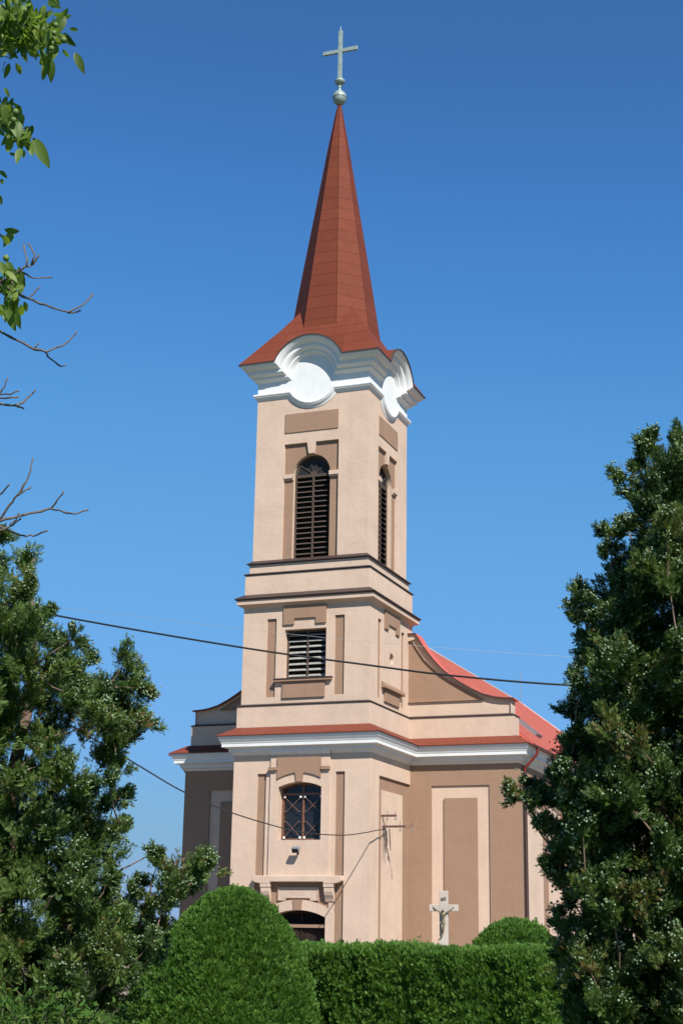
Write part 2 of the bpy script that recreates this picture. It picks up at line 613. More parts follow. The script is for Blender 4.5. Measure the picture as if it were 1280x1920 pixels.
# arched window with its grille
wd = 0.30
aw = MB(F)
inner = seg_arch(0.70, 4.80, 6.43, 6.60)
aw.plate([(p[0] * 0.999, p[1]) for p in win], [[(-.70, 4.80), (-.035, 4.80), (-.035, 6.24), (-.70, 6.24)], [(.035, 4.80), (.70, 4.80), (.70, 6.24), (.035, 6.24)],
          [(-.70, 6.32), (-.035, 6.32), (-.035, 6.58), (-.30, 6.57), (-.70, 6.45)], [(.035, 6.32), (.70, 6.32), (.70, 6.45), (.30, 6.57), (.035, 6.58)]], wd, wd + 0.07)
arch_win = aw.build('arched_window', M['frame'], church, bevel=0.006)
MB(F).plate([(p[0] * 0.98, p[1]) for p in win], [], wd + 0.055, wd + 0.06).build('glass', M['glass'], arch_win)
MB(F).box(-.8, .8, 4.6, 6.7, wd + 0.10, wd + 0.12).build('dark_room_sheet', M['dark'], arch_win)  # dark sheet put in for the unlit room behind the glass
for s in (-1, 1):
    g = MB(F)
    x0, x1 = sorted((s * 0.68, s * 0.06))
    xl, xr = x0 + 0.09, x1 - 0.09
    zt, za, zb, z0_ = 6.19, 5.70, 5.36, 4.82
    for p, q in (((x0, zt), (xr, za)), ((x1, zt), (xl, za)), ((xr, za), (xr, zb)), ((xl, za), (xl, zb)),
                 ((xr, zb), (x0, z0_)), ((xl, zb), (x1, z0_)), ((xr, za), (x1, za)), ((xr, zb), (x1, zb)), ((x0, za), (xl, za)), ((x0, zb), (xl, zb))):
        g.bar((*p, wd - 0.04), (*q, wd - 0.04), 0.022, 0.015)
    g.build('grille', M['grille'], arch_win)
for s in (-1, 1):
    for x in (0.66, 0.08):
        for z in (6.19, 4.83):
            MB(F).box(s * x - .035, s * x + .035, z - .035, z + .035, wd - 0.06, wd - 0.045).build('grille_mount', M['square'], arch_win)

# door in its deep arch
dr = MB(F)
dr.plate(seg_arch(0.984, -0.2, 2.228, 2.457), [rect(-.86, -.03, 0.05, 1.95), rect(.03, .86, 0.05, 1.95), [(-.86, 2.05), (-.03, 2.05), (-.03, 2.36), (-.5, 2.33), (-.86, 2.24)], [(.03, 2.05), (.86, 2.05), (.86, 2.24), (.5, 2.33), (.03, 2.36)]], 0.40, 0.5)
dr.box(-0.98, 0.98, 1.96, 2.04, 0.36, 0.41)
door = dr.build('door', M['door'], church)
for s in (-1, 1):
    d = MB(F)
    a, b_ = sorted((s * .03, s * .86))
    d.box(a, b_, 0.05, 1.95, 0.44, 0.48)
    for z0_, z1_ in ((0.15, 0.75), (0.85, 1.35), (1.45, 1.85)):
        d.box(a + .1, b_ - .1, z0_, z1_, 0.415, 0.445)
    d.build('door_leaf', M['door'], door, bevel=0.01)
MB(F).box(-.9, .9, 2.0, 2.4, 0.47, 0.49).build('transom_glass', M['dark'], door)

# ---- plinth band, second storey ----------------------------------------
H1, H2, H3, H4, HBF = 2.475, 2.368, 2.372, 2.264, 2.186
core = MB()
core.T = lambda u, v, d: (u, d, v)
core.box(-H1, H1, 8.2, 9.30, -H1, H1)
core.build('plinth_band', M['peach'], church, bevel=0.01)


def storey_two(side):
    T = face_frame(side, H2)
    ends = RD if side in ('right', 'left') else 0.0
    w = MB(T)
    wi = rect(-.775, .785, 10.24, 11.97) if side in ('front', 'back') else None
    hole = [wi] if wi else []
    niche = [] if wi else [[(0.02 + .22 * math.cos(a), 11.19 + .21 * math.sin(a)) for a in np.linspace(0, 2 * math.pi, 25)[:-1]]]
    ps = [rect(-1.46, -1.10, 9.61, 12.39), rect(1.10, 1.46, 9.61, 12.39)]
    e = H2 - (RD + 0.001 if ends else 0)
    w.plate(rect(-e, e, 9.29, 12.80), ps + hole + niche, 0, RD)
    e2 = H2 - RD - 0.002 - (0.33 if ends else 0)
    w.plate(rect(-e2, e2, 9.29, 12.80), hole + niche, RD + 0.001, 0.40)
    w.build('tower_wall', M['peach'], church)
    for p in ps:
        MB(T).plate(p, [], RD - 0.004, RD).build('recessed_panel', M['brown'], church)
    MB(T).plate([(-.83, 12.14), (-.42, 12.14), (-.42, 12.35), (.395, 12.35), (.395, 12.14), (.785, 12.14), (.785, 12.82), (-.83, 12.82)], [], -0.06, 0.01).build('panel_moulding', M['brown'], church, bevel=0.008)
    MB(T).box(-.81, .775, 9.55, 10.13, -0.06, 0.01).build('apron_panel', M['brown'], church, bevel=0.008)
    s_ = MB(T)
    if wi:
        s_.box(-1.10, 1.04, 10.12, 10.20, -0.13, 0.01)
    else:
        prof = [(-0.16, 10.0), (-0.16, 10.09), (-0.10, 10.19), (0.01, 10.25), (0.01, 10.0)]
        k = 5
        vs = [T(u, z, d) for u in (-1.10, 1.12) for d, z in prof]
        s_.raw(vs, [tuple(range(k)), tuple(reversed(range(k, 2 * k)))] + [(i, (i + 1) % k, (i + 1) % k + k, i + k) for i in range(k)])
    sill = s_.build('window_sill', M['brown'], church, bevel=0.01)
    if wi:
        MB(T).box(-1.12, 1.06, 10.202, 10.235, -0.15, 0.22).build('sill_flashing', M['brown_flash'], sill)
        lw = MB(T)
        fo = rect(-.775, .785, 10.24, 11.97)
        lw.plate(fo, [rect(-.70, -.03, 10.30, 11.90), rect(.04, .71, 10.30, 11.90)], 0.24, 0.32)
        lo = lw.build('louvre_window', M['wood'], church)
        for a, b_ in ((-.70, -.03), (.04, .71)):
            sl = MB(T)
            for i in range(8):
                z = 10.33 + i * 0.205
                vs = [T(u, zz, dd) for u in (a - .01, b_ + .01) for dd, zz in ((0.235, z), (0.32, z + 0.068), (0.32, z + 0.086), (0.235, z + 0.018))]
                sl.raw(vs, [(0, 1, 2, 3), (7, 6, 5, 4), (0, 4, 5, 1), (1, 5, 6, 2), (2, 6, 7, 3), (3, 7, 4, 0)])
            sl.build('slats', M['slat_grey'], lo)
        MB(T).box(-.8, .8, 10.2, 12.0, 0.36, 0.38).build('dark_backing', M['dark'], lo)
    else:
        MB(T).plate(niche[0], [], 0.37, 0.39).build('niche_shade_back', M['dark'], church)  # near-black colour stands in for the shade deep in the niche


for s in SIDES:
    storey_two(s)

# ---- plinth over the second cornice ------------------------------------
pb = MB()
pb.T = lambda u, v, d: (u, d, v)
pb.box(-H3, H3, 13.0, 14.02, -H3, H3)
pb.build('plinth_band', M['peach'], church, bevel=0.01)
pb = MB()
pb.T = lambda u, v, d: (u, d, v)
pb.box(-H4, H4, 14.021, 14.42, -H4, H4)
pb.build('plinth_band', M['peach'], church, bevel=0.01)


def sq(h):
    return [(-h, -h), (h, -h), (h, h), (-h, h)]


def cornice(name, h, prof, mat, bevel=0.0):
    return MB().sweep(sq(h), prof, True).build(name, mat, church, bevel=bevel)


def cove(p0, p1, n=6, bulge=-0.04):
    """points from p0 to p1 along a shallow hollow curve"""
    out = []
    for i in range(n + 1):
        t = i / n
        o = p0[0] + (p1[0] - p0[0]) * t
        z = p0[1] + (p1[1] - p0[1]) * (1 - math.cos(t * math.pi / 2)) if bulge < 0 else p0[1] + (p1[1] - p0[1]) * math.sin(t * math.pi / 2)
        out.append((o, z))
    return out


cornice('cornice', H2, [(-.1, 12.78), (0.0, 12.78)] + [(0.02 + .16 * (1 - math.cos(t)), 12.79 + .12 * math.sin(t)) for t in np.linspace(0, math.pi / 2, 6)] + [(.205, 12.925), (.208, 13.075), (-.1, 13.075)], M['peach'])
cornice('flashing', H2, [(-.1, 13.076), (.25, 13.09), (.275, 13.115), (.275, 13.14), (0.0, 13.315), (-.1, 13.315)], M['brown_flash'])
cornice('flashing', H4, [(-.1, 14.03), (.10, 14.03), (.155, 14.045), (.155, 14.065), (0.0, 14.125), (-.1, 14.125)], M['brown_flash'])
cornice('flashing', HBF, [(-.1, 14.425), (.08, 14.425), (.165, 14.445), (.165, 14.465), (0.0, 14.59), (-.1, 14.59)], M['brown_flash'])

# ---- belfry -------------------------------------------------------------
BR = 0.10


def belfry(side):
    T = face_frame(side, HBF)
    sidew = side in ('right', 'left')
    w = MB(T)
    rec = rect(-1.06, 1.06, 14.5, 18.91)
    ks = [(-.108, 18.47), (.108, 18.47), (.174, 18.93), (-.174, 18.93)]
    # recess outline with the keystone left standing
    rec_o = [(-1.06, 14.5), (1.06, 14.5), (1.06, 18.91), (.172, 18.91), (.108, 18.48), (-.108, 18.48), (-.172, 18.91), (-1.06, 18.91)]
    op = [(-.71, 14.5), (.71, 14.5)] + arc(0, 17.76, .71, 0, math.pi, 24)
    e = HBF - (BR + 0.001 if sidew else 0)
    w.plate(rect(-e, e, 14.4, 20.75), [rec_o], 0, BR)
    e2 = HBF - BR - 0.002 - (0.30 if sidew else 0)
    w.plate(rect(-e2, e2, 14.4, 20.75), [op], BR + 0.005, 0.38)
    for a, b_ in ((-1.065, -.70), (.70, 1.065)):
        w.box(a, b_, 17.60, 17.755, -0.015, BR)
        w.box(a, b_, 17.54, 17.60, 0.03, BR)
    w.build('tower_wall', M['peach'], church)
    fld = [(-1.06, 14.5), (-.71, 14.5)] + list(reversed(arc(0, 17.76, .71, 0, math.pi, 24))) + [(.71, 14.5), (1.06, 14.5), (1.06, 18.91), (-1.06, 18.91)]
    MB(T).plate(fld, [], BR - 0.004, BR + 0.004).build('window_recess', M['brown'], church)
    MB(T).plate(rect(-1.05, 1.04, 19.335, 20.06), [], -0.03, 0.005).build('panel_moulding', M['brown'], church, bevel=0.006)
    # louvred window with fanlight
    d0 = 0.27
    fr = MB(T)
    zl = 17.66
    out = [(-.71, 14.5), (.71, 14.5)] + arc(0, 17.76, .71, 0, math.pi, 24)
    fan = [(-.62, zl + .1), (.62, zl + .1)] + arc(0, zl + .12, .60, 0.02, math.pi - .02, 20)
    fr.plate(out, [rect(-.64, -.035, 14.55, zl), rect(.035, .64, 14.55, zl), fan], d0, d0 + 0.08)
    for k in range(1, 5):
        a = math.pi * k / 5
        fr.bar((.12 * math.cos(a), zl + .1 + .12 * math.sin(a), d0 + .03), (.63 * math.cos(a), zl + .1 + .63 * math.sin(a), d0 + .03), .03, .04)
    hub = [(.13 * math.cos(a), zl + .09 + .13 * math.sin(a)) for a in np.linspace(0, math.pi, 10)]
    fr.plate(hub, [], d0 + .005, d0 + .06)
    bw_ = fr.build('belfry_window', M['wood'], church)
    for a, b_ in ((-.64, -.035), (.035, .64)):
        sl = MB(T)
        for i in range(16):
            z = 14.58 + i * 0.193
            vs = [T(u, zz, dd) for u in (a - .01, b_ + .01) for dd, zz in ((d0 - .005, z), (d0 + .10, z + 0.062), (d0 + .10, z + 0.080), (d0 - .005, z + 0.018))]
            sl.raw(vs, [(0, 1, 2, 3), (7, 6, 5, 4), (0, 4, 5, 1), (1, 5, 6, 2), (2, 6, 7, 3), (3, 7, 4, 0)])
        sl.build('slats', M['slat_brown'], bw_)
    MB(T).plate(fan, [], d0 + .05, d0 + .055).build('fanlight_glass', M['dusty_glass'], bw_)
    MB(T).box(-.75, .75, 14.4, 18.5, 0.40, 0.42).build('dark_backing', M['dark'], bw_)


for s in SIDES:
    belfry(s)

# ---- white entablature with the round eyebrow arches -------------------
NA = 20
ZC = 21.466


def loop_up(h, out, z, r0=0.83, z0=21.40):
    """one course of the upper cornice: straight runs and the arch over each face"""
    r = r0 + (z - z0)
    dz = z - ZC
    a = math.asin(max(-1, min(1, dz / r)))
    x = r * math.cos(a)
    pts = []
    for side in SIDES:
        T = face_frame(side, h)
        pts.append(T(-(h + out), z, -out))
        for i in range(NA + 1):
            t = math.pi - a + (a - (math.pi - a)) * i / NA
            pts.append(T(r * math.cos(t), ZC + r * math.sin(t), -out))
    return pts


def loop_down(h, out, z, r0=0.90, z0=20.97, zc=21.38):
    r = r0 + (z0 - z)
    a = math.asin((zc - z) / r)
    pts = []
    for side in SIDES:
        T = face_frame(side, h)
        pts.append(T(-(h + out), z, -out))
        for i in range(NA + 1):
            t = math.pi + a + ((2 * math.pi - a) - (math.pi + a)) * i / NA
            pts.append(T(r * math.cos(t), zc + r * math.sin(t), -out))
    return pts


def loft(loops, close=False):
    mb = MB()
    n = len(loops[0])
    mb.v = [p for l in loops for p in l]
    L = len(loops)
    for i in range(L if close else L - 1):
        j = (i + 1) % L
        for k in range(n):
            l = (k + 1) % n
            mb.f.append((i * n + k, i * n + l, j * n + l, j * n + k))
    return mb


HF = 2.19
# frieze block with the round field on each face
fz = MB()
fz.box(-HF, HF, 20.80, 21.60, -HF, HF)
for side in SIDES:
    fz.T = face_frame(side, HF)
    fz.plate([(1.02 * math.cos(a), 21.42 + 1.02 * math.sin(a)) for a in np.linspace(0, 2 * math.pi, 49)[:-1]], [], -0.004, 0.3)
fz.build('frieze', M['white'], church)
upper = [(-.05, 21.38), (0.005, 21.39), (.03, 21.42), (.09, 21.46), (.15, 21.495), (.156, 21.56), (.175, 21.575), (.24, 21.60), (.30, 21.65), (.312, 21.665), (.318, 21.76),
         (.345, 21.79), (.40, 21.81), (.46, 21.86), (.495, 21.92), (.52, 21.94), (.53, 21.985), (.53, 22.0)]
loft([loop_up(HF, o, z) for o, z in upper]).build('cornice', M['white'], church, smooth=True, autosmooth=28)
lower = [(-.05, 20.68), (0.015, 20.70), (.03, 20.74), (.05, 20.78), (.10, 20.815), (.105, 20.84), (.125, 20.86), (.135, 20.89), (.13, 20.92), (.11, 20.94), (.03, 20.965), (-.05, 20.98)]
loft([loop_down(HF, o, z) for o, z in lower]).build('string_moulding', M['white'], church, smooth=True, autosmooth=28)

# ---- roof of the tower: flared skirt with eyebrows, then the octagon ----
def skirt_h(z):
    zs = [22.02, 22.85, 23.70, 24.55, 24.95]
    hs = [2.76, 2.10, 1.60, 1.075, 0.86]
    return float(np.interp(z, zs, hs))


def skirt_roof():
    eave = loop_up(HF, .57, 22.02)
    eave_in = loop_up(HF, .53, 21.995)
    # where each arch point, run straight back, meets the skirt
    back = []
    k = 0
    for side in SIDES:
        for i in range(NA + 2):
            p = Vector(eave[k])
            h = skirt_h(p.z) if i else 2.76
            hx = min(h, 2.76)
            n = {'front': (0, -1), 'right': (1, 0), 'back': (0, 1), 'left': (-1, 0)}[side]
            q = Vector(p)
            if i:
                if n[0]: q.x = n[0] * hx
                else: q.y = n[1] * hx
            back.append(tuple(q))
            k += 1
    rings = [eave_in, eave, back]
    for z in (23.70, 24.55, 24.95):
        h = skirt_h(z)
        ring = []
        for k, p in enumerate(back):
            side = SIDES[k // (NA + 2)]
            i = k % (NA + 2)
            u = {'front': p[0], 'right': p[1], 'back': -p[0], 'left': -p[1]}[side]
            u = -h if i == 0 else max(-h, min(h, u * h / 2.0))
            ring.append(face_frame(side, h)(u, z, 0))
        rings.append(ring)
    mb = loft(rings)
    # a slim eave edge turned down
    mb.build('spire_skirt', M['spire'], church)
    edge = loft([loop_up(HF, .50, 22.0), loop_up(HF, .575, 21.985), loop_up(HF, .575, 22.018), loop_up(HF, .50, 22.03)])
    edge.build('eave_edge', M['brown_flash'], church)


skirt_roof()


def spire():
    # circumradius at heights, with the foot kept inside the skirt
    prof = [(1.86, 22.9), (1.60, 24.60), (1.335, 26.3), (1.06, 28.0), (0.79, 29.65), (0.42, 31.95), (0.105, 33.74)]
    vs = []
    mb = MB()
    mb.lathe(prof, seg=8, phase=math.pi / 8)
    mb.build('spire', M['spire'], church)
    # raised joints along the eight edges
    rb = MB()
    for k in range(8):
        a = math.pi / 8 + k * math.pi / 4
        pts = [(r * math.cos(a), r * math.sin(a), z) for r, z in prof]
        rb.tube(pts, 0.010, 5)
    rb.build('spire_hips', M['spire_edge'], church)


spire()
fin = MB().lathe([(.105, 33.70), (.10, 33.78), (.07, 33.80), (.085, 33.86), (.075, 33.97)], seg=12).build('finial_collar', M['spire'], church)
ball = MB().lathe([(.06, 33.93)] + [(.285 * math.sin(t), 34.26 - .33 * math.cos(t)) for t in np.linspace(.25, math.pi / 2 - .05, 7)] + [(.30, 34.245), (.305, 34.26), (.30, 34.275)] +
                  [(.285 * math.sin(t), 34.26 - .33 * math.cos(t)) for t in np.linspace(math.pi / 2 + .05, math.pi - .2, 7)] + [(.07, 34.58), (.062, 34.70), (.075, 34.72), (.06, 34.74), (.07, 34.90)], seg=14)
ball.build('finial_ball', M['copper'], church, smooth=True, autosmooth=30)
MB().lathe([(.06, 34.86), (.15, 34.90), (.205, 34.97), (.215, 35.03), (.205, 35.06), (.10, 35.10), (.05, 35.12)], seg=20).build('finial_dish', M['copper'], church, smooth=True, autosmooth=40)
cr = MB()
cr.box(-.08, .08, 35.10, 37.34, -.05, .05)
cr.box(-.745, -.0802, 36.34, 36.50, -.048, .048)
cr.box(.0802, .745, 36.34, 36.50, -.048, .048)
cr.box(-.084, .084, 35.10, 35.30, -.054, .054)
cr.box(-.084, .084, 37.14, 37.35, -.054, .054)
cross = cr.build('finial_cross', M['copper'], church, bevel=0.008)
MB().tube([(0, 0, 37.34), (0, 0, 37.56)], .010, 6).build('spike', M['grey'], cross)

# ---- nave ---------------------------------------------------------------
XS = 6.5
YB = 36.5
nave = MB()
nf = lambda u, v, d: (u, YS + d, v)
nave.T = nf
pp = rect(3.30, 5.43, -0.1, 6.865)
pq = rect(-5.43, -3.30, -0.1, 6.865)
nave.plate(rect(2.3, XS, -0.3, ZT), [pp], 0, 0.06)
nave.plate(rect(-XS, -2.3, -0.3, ZT), [pq], 0, 0.06)
nave.plate(rect(-XS + .06, XS - .06, -0.3, ZT), [], 0.064, 0.4)
nave.build('nave_wall', M['brown'], church)
for s, p in ((1, pp), (-1, pq)):
    MB(nf).plate(p, [], 0.056, 0.063).build('recessed_panel', M['peach'], church)
    a, b_ = sorted((s * 3.765, s * 4.985))
    MB(nf).plate(rect(a, b_, -0.1, 6.425), [], 0.0, 0.06).build('panel_moulding', M['brown'], church, bevel=0.006)
for s in (1, -1):
    sf = (lambda u, v, d, s=s: (s * (XS - d), u, v))
    wl = MB(sf)
    bays = [(5.25, 6.25), (11.9, 12.9), (18.6, 19.6), (25.3, 26.3)]
    wins = [9.1, 15.8, 22.4, 29.0]
    wl.plate(rect(YS + .061, YB, -0.3, ZT), [rect(2.25, 33.5, 0.0, 6.86)], 0, 0.06)
    holes = [[(c + x, z) for x, z in [(-.8, 3.15), (.8, 3.15)] + arc(0, 5.95, .8, 0, math.pi, 16)] for c in wins]
    wl.plate(rect(YS + .4, YB, -0.3, ZT), holes, 0.064, 0.5)
    wl.build('nave_wall', M['brown'], church)
    pn = MB(sf)
    edges = [2.25] + [x for b_ in bays for x in b_] + [33.5]
    for i in range(0, len(edges), 2):
        a, b_ = edges[i], edges[i + 1]
        hs = [h for h, c in zip(holes, wins) if a < c < b_]
        pn.plate(rect(a, b_, 0.0, 6.86), hs, 0.02, 0.062)
    pn.build('nave_panels', M['peach'], church)
    for h, c in zip(holes, wins):
        nw = MB(sf)
        nw.plate([(c + (x - c) * 1.0, z) for x, z in h], [[(c + (x - c) * .88, 4.7 + (z - 4.7) * .93) for x, z in h]], 0.25, 0.32)
        nw.box(c - .02, c + .02, 3.2, 6.7, 0.26, 0.31)
        for z in (3.9, 4.6, 5.3, 6.0):
            nw.box(c - .75, c + .75, z, z + .04, 0.262, 0.308)
        no = nw.build('nave_window', M['frame'], church)
        MB(sf).plate(h, [], 0.30, 0.305).build('glass', M['glass'], no)
        MB(sf).plate([(c + .95 * math.cos(t), 5.95 + .95 * math.sin(t)) for t in np.linspace(0, math.pi, 17)] + [(c + .8 * math.cos(t), 5.95 + .8 * math.sin(t)) for t in np.linspace(math.pi, 0, 17)], [], -0.04, 0.03).build('window_arch', M['brown'], no)
        MB(sf).box(c - 1.0, c + 1.0, 3.02, 3.14, -0.14, 0.1).build('sill', M['brown'], no)
bk = MB()
bk.box(-XS, XS, -0.3, ZT, YB - .4, YB)
bk.build('nave_wall', M['brown'], church)

# white main cornice with red flashing running round tower base and nave
path = [(-XS, YB), (-XS, YS), (-HB, YS), (-HB, -HB), (HB, -HB), (HB, YS), (XS, YS), (XS, YB)]
cprof = [(-.1, 7.60), (0.0, 7.605), (.02, 7.62), (.05, 7.66), (.10, 7.70), (.145, 7.712), (.15, 7.73), (.155, 7.80), (.175, 7.835), (.30, 7.86), (.338, 7.87), (.340, 7.975), (.352, 7.985), (.36, 8.01), (.375, 8.055), (.405, 8.09), (.425, 8.13), (.428, 8.15), (.445, 8.16), (.45, 8.225), (-.1, 8.23)]
MB().sweep(path, cprof).build('main_cornice', M['white'], church, smooth=True, autosmooth=25)
# cornice breaks forward a little over the central bay
MB().sweep([(-1.09, -HB), (1.09, -HB)], [(-.02, 7.58), (.06, 7.585), (.08, 7.60), (.11, 7.64), (.16, 7.68), (.168, 7.79), (.10, 7.80), (-.02, 7.80)]).build('cornice_break', M['white'], church, smooth=True, autosmooth=25)
fpath = [(-XS, 2.8), (-XS, YS), (-HB, YS), (-HB, -HB), (HB, -HB), (HB, YS), (XS, YS), (XS, 2.8)]
MB().sweep(fpath, [(-.15, 8.231), (.45, 8.231), (.495, 8.225), (.50, 8.255), (-.02, 8.565), (-.15, 8.60)]).build('cornice_flashing', M['red_flash'], church)

# ledge flashing at the foot of the second storey, running on over the parapets
PX = 6.34
lpath = [(-PX, 2.6), (-PX, 1.80), (-H1, 1.80), (-H1, -H1), (H1, -H1), (H1, 1.80), (PX, 1.80), (PX, 2.6)]
MB().sweep(lpath, [(-.2, 9.301), (0.0, 9.301), (.035, 9.312), (.035, 9.335), (-.11, 9.39), (-.2, 9.39)]).build('ledge_flashing', M['brown_flash'], church)

# shoulder parapets
cur = [(2.30, 12.42), (2.66, 12.42), (2.74, 12.27), (2.90, 12.01), (3.09, 11.74), (3.38, 11.37), (3.70, 11.03), (4.05, 10.75), (4.40, 10.51), (4.80, 10.27), (5.24, 10.06), (5.65, 9.95), (5.95, 9.905), (6.22, 9.89)]
ins_c = [(2.30, 9.90), (5.22, 9.90), (4.46, 10.335), (4.0, 10.61), (3.60, 10.88), (3.28, 11.17), (2.99, 11.465), (2.72, 11.86), (2.54, 12.155), (2.30, 12.155)]
for s in (1, -1):
    pf_ = lambda u, v, d, s=s: (s * u, d, v)
    p = MB(pf_)
    p.box(H1 - .1, PX, 8.3, 9.30, 1.80, 2.56)
    body = [(2.30, 9.30)] + [(6.22, 9.30)] + list(reversed(cur))
    p.plate(body, [ins_c], 1.86, 1.93)
    p.plate(body, [], 1.932, 2.52)
    po = p.build('parapet', M['peach'], church)
    MB(pf_).plate(ins_c, [], 1.925, 1.931).build('parapet_panel', M['brown'], po)
    # metal coping following the curve
    top = cur + [(6.34, 9.885)]
    cop = []
    for i, (x, z) in enumerate(top):
        a, b_ = top[max(0, i - 1)], top[min(len(top) - 1, i + 1)]
        t = Vector((b_[0] - a[0], b_[1] - a[1])).normalized()
        n = Vector((-t.y, t.x)) if t.x >= 0 else Vector((t.y, -t.x))
        if i == 0: n = Vector((0, 1))
        cop.append((x + n.x * .045, z + n.y * .045))
    outl = top + list(reversed(cop))
    MB(pf_).plate(outl, [], 1.80, 2.62).build('coping', M['roof'], po)
    MB(pf_).plate(outl, [], 1.79, 1.799).build('coping_edge', M['brown_flash'], po)

# nave roof: two slopes, hipped end
EX, EZ, RZ, RY = 6.98, 8.27, 13.80, 28.6
rf = MB()
th = 0.10
for dz in (0, -th):
    pass
yE = 36.9
vs = [(EX, 2.53, EZ), (EX, yE, EZ), (0, RY, RZ), (0, 2.53, RZ), (-EX, 2.53, EZ), (-EX, yE, EZ)]
vs2 = [(x, y, z - th) for x, y, z in vs]
n6 = 6
fs = [(0, 1, 2, 3), (4, 3, 2, 5), (1, 5, 2)]
rf.raw(vs + vs2, fs + [tuple(i + 6 for i in reversed(f)) for f in fs] + [(0, 6, 7, 1), (1, 7, 11, 5), (5, 11, 10, 4), (0, 3, 9, 6), (3, 4, 10, 9)])
roof = rf.build('nave_roof', M['roof'], church)
sl = math.atan2(RZ - EZ, EX)
rib = MB()
for s in (1, -1):
    for y in np.arange(2.75, 36.4, 0.5):
        t1 = 1.0 if y <= RY else max(0.0, 1 - (y - RY) / (yE - RY))
        if t1 < .05: continue
        p = np.array([s * EX, y, EZ + .015])
        q = np.array([s * EX * (1 - t1), y, EZ + (RZ - EZ) * t1 + .015])
        rib.tube([p, q], 0.022, 5)
rib.build('roof_seams', M['roof'], roof)
rc = MB()
rc.tube([(0, 2.53, RZ + .02), (0, RY, RZ + .02)], .07, 8)
for s in (1, -1):
    rc.tube([(0, RY, RZ + .02), (s * EX, yE, EZ + .02)], .06, 8)
rc.build('ridge_cap', M['ridge'], roof)
MB().tube([(0, RY - .3, RZ), (0, RY - .3, RZ + 1.75)], .018, 6).build('lightning_rod', M['grey'], roof)
# roof window
cx_, cy_ = 5.2, 8.2
zz = EZ + (EX - cx_) / EX * (RZ - EZ)
dn = np.array([math.cos(sl), 0, -math.sin(sl)])
nr = np.array([math.sin(sl), 0, math.cos(sl)])
c = np.array([cx_, cy_, zz])
sk = MB()
for a, b_, hx, hy in ((0, .42, .6, .04), (0, -.42, .6, .04), (.58, 0, .04, .38), (-.58, 0, .04, .38)):
    sk.obox(c + dn * a + np.array([0, b_, 0]) + nr * .08, (dn, (0, 1, 0), nr), (hx, hy, .08))
sko = sk.build('roof_window', M['grey'], roof)
MB().obox(c + nr * .10, (dn, (0, 1, 0), nr), (.56, .40, .01)).build('glass', M['glass'], sko)

# gutters and downpipes
for s in (1, -1):
    gx = s * (EX + .06)
    g = MB()
    n = 8
    prof = [(.075 * math.cos(t), .075 * math.sin(t)) for t in np.linspace(math.pi, 2 * math.pi, n)] + [(.066 * math.cos(t), .066 * math.sin(t)) for t in np.linspace(2 * math.pi, math.pi, n)]
    k = len(prof)
    vs = [(gx + a, y, EZ - .03 + b_) for y in (1.45, yE) for a, b_ in prof]
    g.raw(vs, [tuple(range(k)), tuple(reversed(range(k, 2 * k)))] + [(i, (i + 1) % k, (i + 1) % k + k, i + k) for i in range(k)])
    go = g.build('gutter', M['gutter'], church)
    y0 = 2.35
    x1 = s * (XS + .085)
    MB().tube([(gx, y0, EZ - .09), (gx, y0, EZ - .26), (gx - s * .04, y0, EZ - .34), (x1 + s * .10, y0 - .05, EZ - .70), (x1, y0 - .06, EZ - .78), (x1, y0 - .06, EZ - .95)], .052, 10).build('pipe_elbow', M['gutter'], go, smooth=True, autosmooth=50)
    MB().tube([(x1, y0 - .06, EZ - .93), (x1, y0 - .06, 0.1)], .068, 10).build('downpipe', M['pipe'], church, smooth=True, autosmooth=50)

# ------------------------------------------------------------------ things on the church
fl = empty('floodlight', (0.0, -2.56, 4.30))
tag(fl, 'small grey floodlight fixed to the wall under the arched window', 'floodlight')
b_ = MB()
b_.obox((0.0, -2.78, 4.40), ((1, 0, 0), (0, .86, .5), (0, -.5, .86)), (.125, .075, .085))
b_.build('lamp_body', M['grey'], fl, bevel=0.015)
MB().obox((0.0, -2.838, 4.352), ((1, 0, 0), (0, .86, .5), (0, -.5, .86)), (.105, .012, .065)).build('lamp_glass', M['glass'], fl)
a_ = MB()
a_.box(-.03, .03, 4.25, 4.42, -2.585, -2.561)
a_.tube([(0, -2.58, 4.31), (0, -2.68, 4.31), (0, -2.74, 4.36)], .016, 6)
a_.build('mounting_arm', M['black'], fl)

# electricity bracket on the side wall of the tower base
BY = -1.15
bk_ = empty('cable_bracket', (2.5, BY, 5.2))
tag(bk_, 'rusty iron wire bracket with insulators on the side wall of the tower', 'bracket')
for (x0, x1, y, z, nm) in ((2.45, 2.98, BY - .02, 5.60, 'arm'), (2.45, 3.28, BY, 5.24, 'arm')):
    MB().obox(((x0 + x1) / 2, y, z), ((1, 0, 0), (0, 1, 0), (0, 0, 1)), ((x1 - x0) / 2, .035, .035)).build(nm, M['rust'], bk_)
MB().tube([(3.28, BY, 5.27), (3.56, BY, 5.28)], .008, 5).build('tie_rod', M['rust'], bk_)
MB().tube([(3.28, BY, 5.20), (3.56, BY, 5.19)], .008, 5).build('tie_rod', M['rust'], bk_)
for x, z, d in ((2.66, 5.60, 0), (2.95, 5.60, 0), (2.62, 5.24, 1), (3.12, 5.24, 1), (3.56, 5.24, 1)):
    pin = MB().tube([(x, BY - .03, z + .17), (x, BY - .03, z - .08)], .009, 5).build('insulator_pin', M['rust'], bk_)
    MB().lathe([(.02, z - .16), (.035, z - .15), (.035, z - .11), (.022, z - .10), (.03, z - .08), (.012, z - .06)], c=(x, BY - .03), seg=8).build('insulator', M['ceramic'], pin)
lw_ = MB()
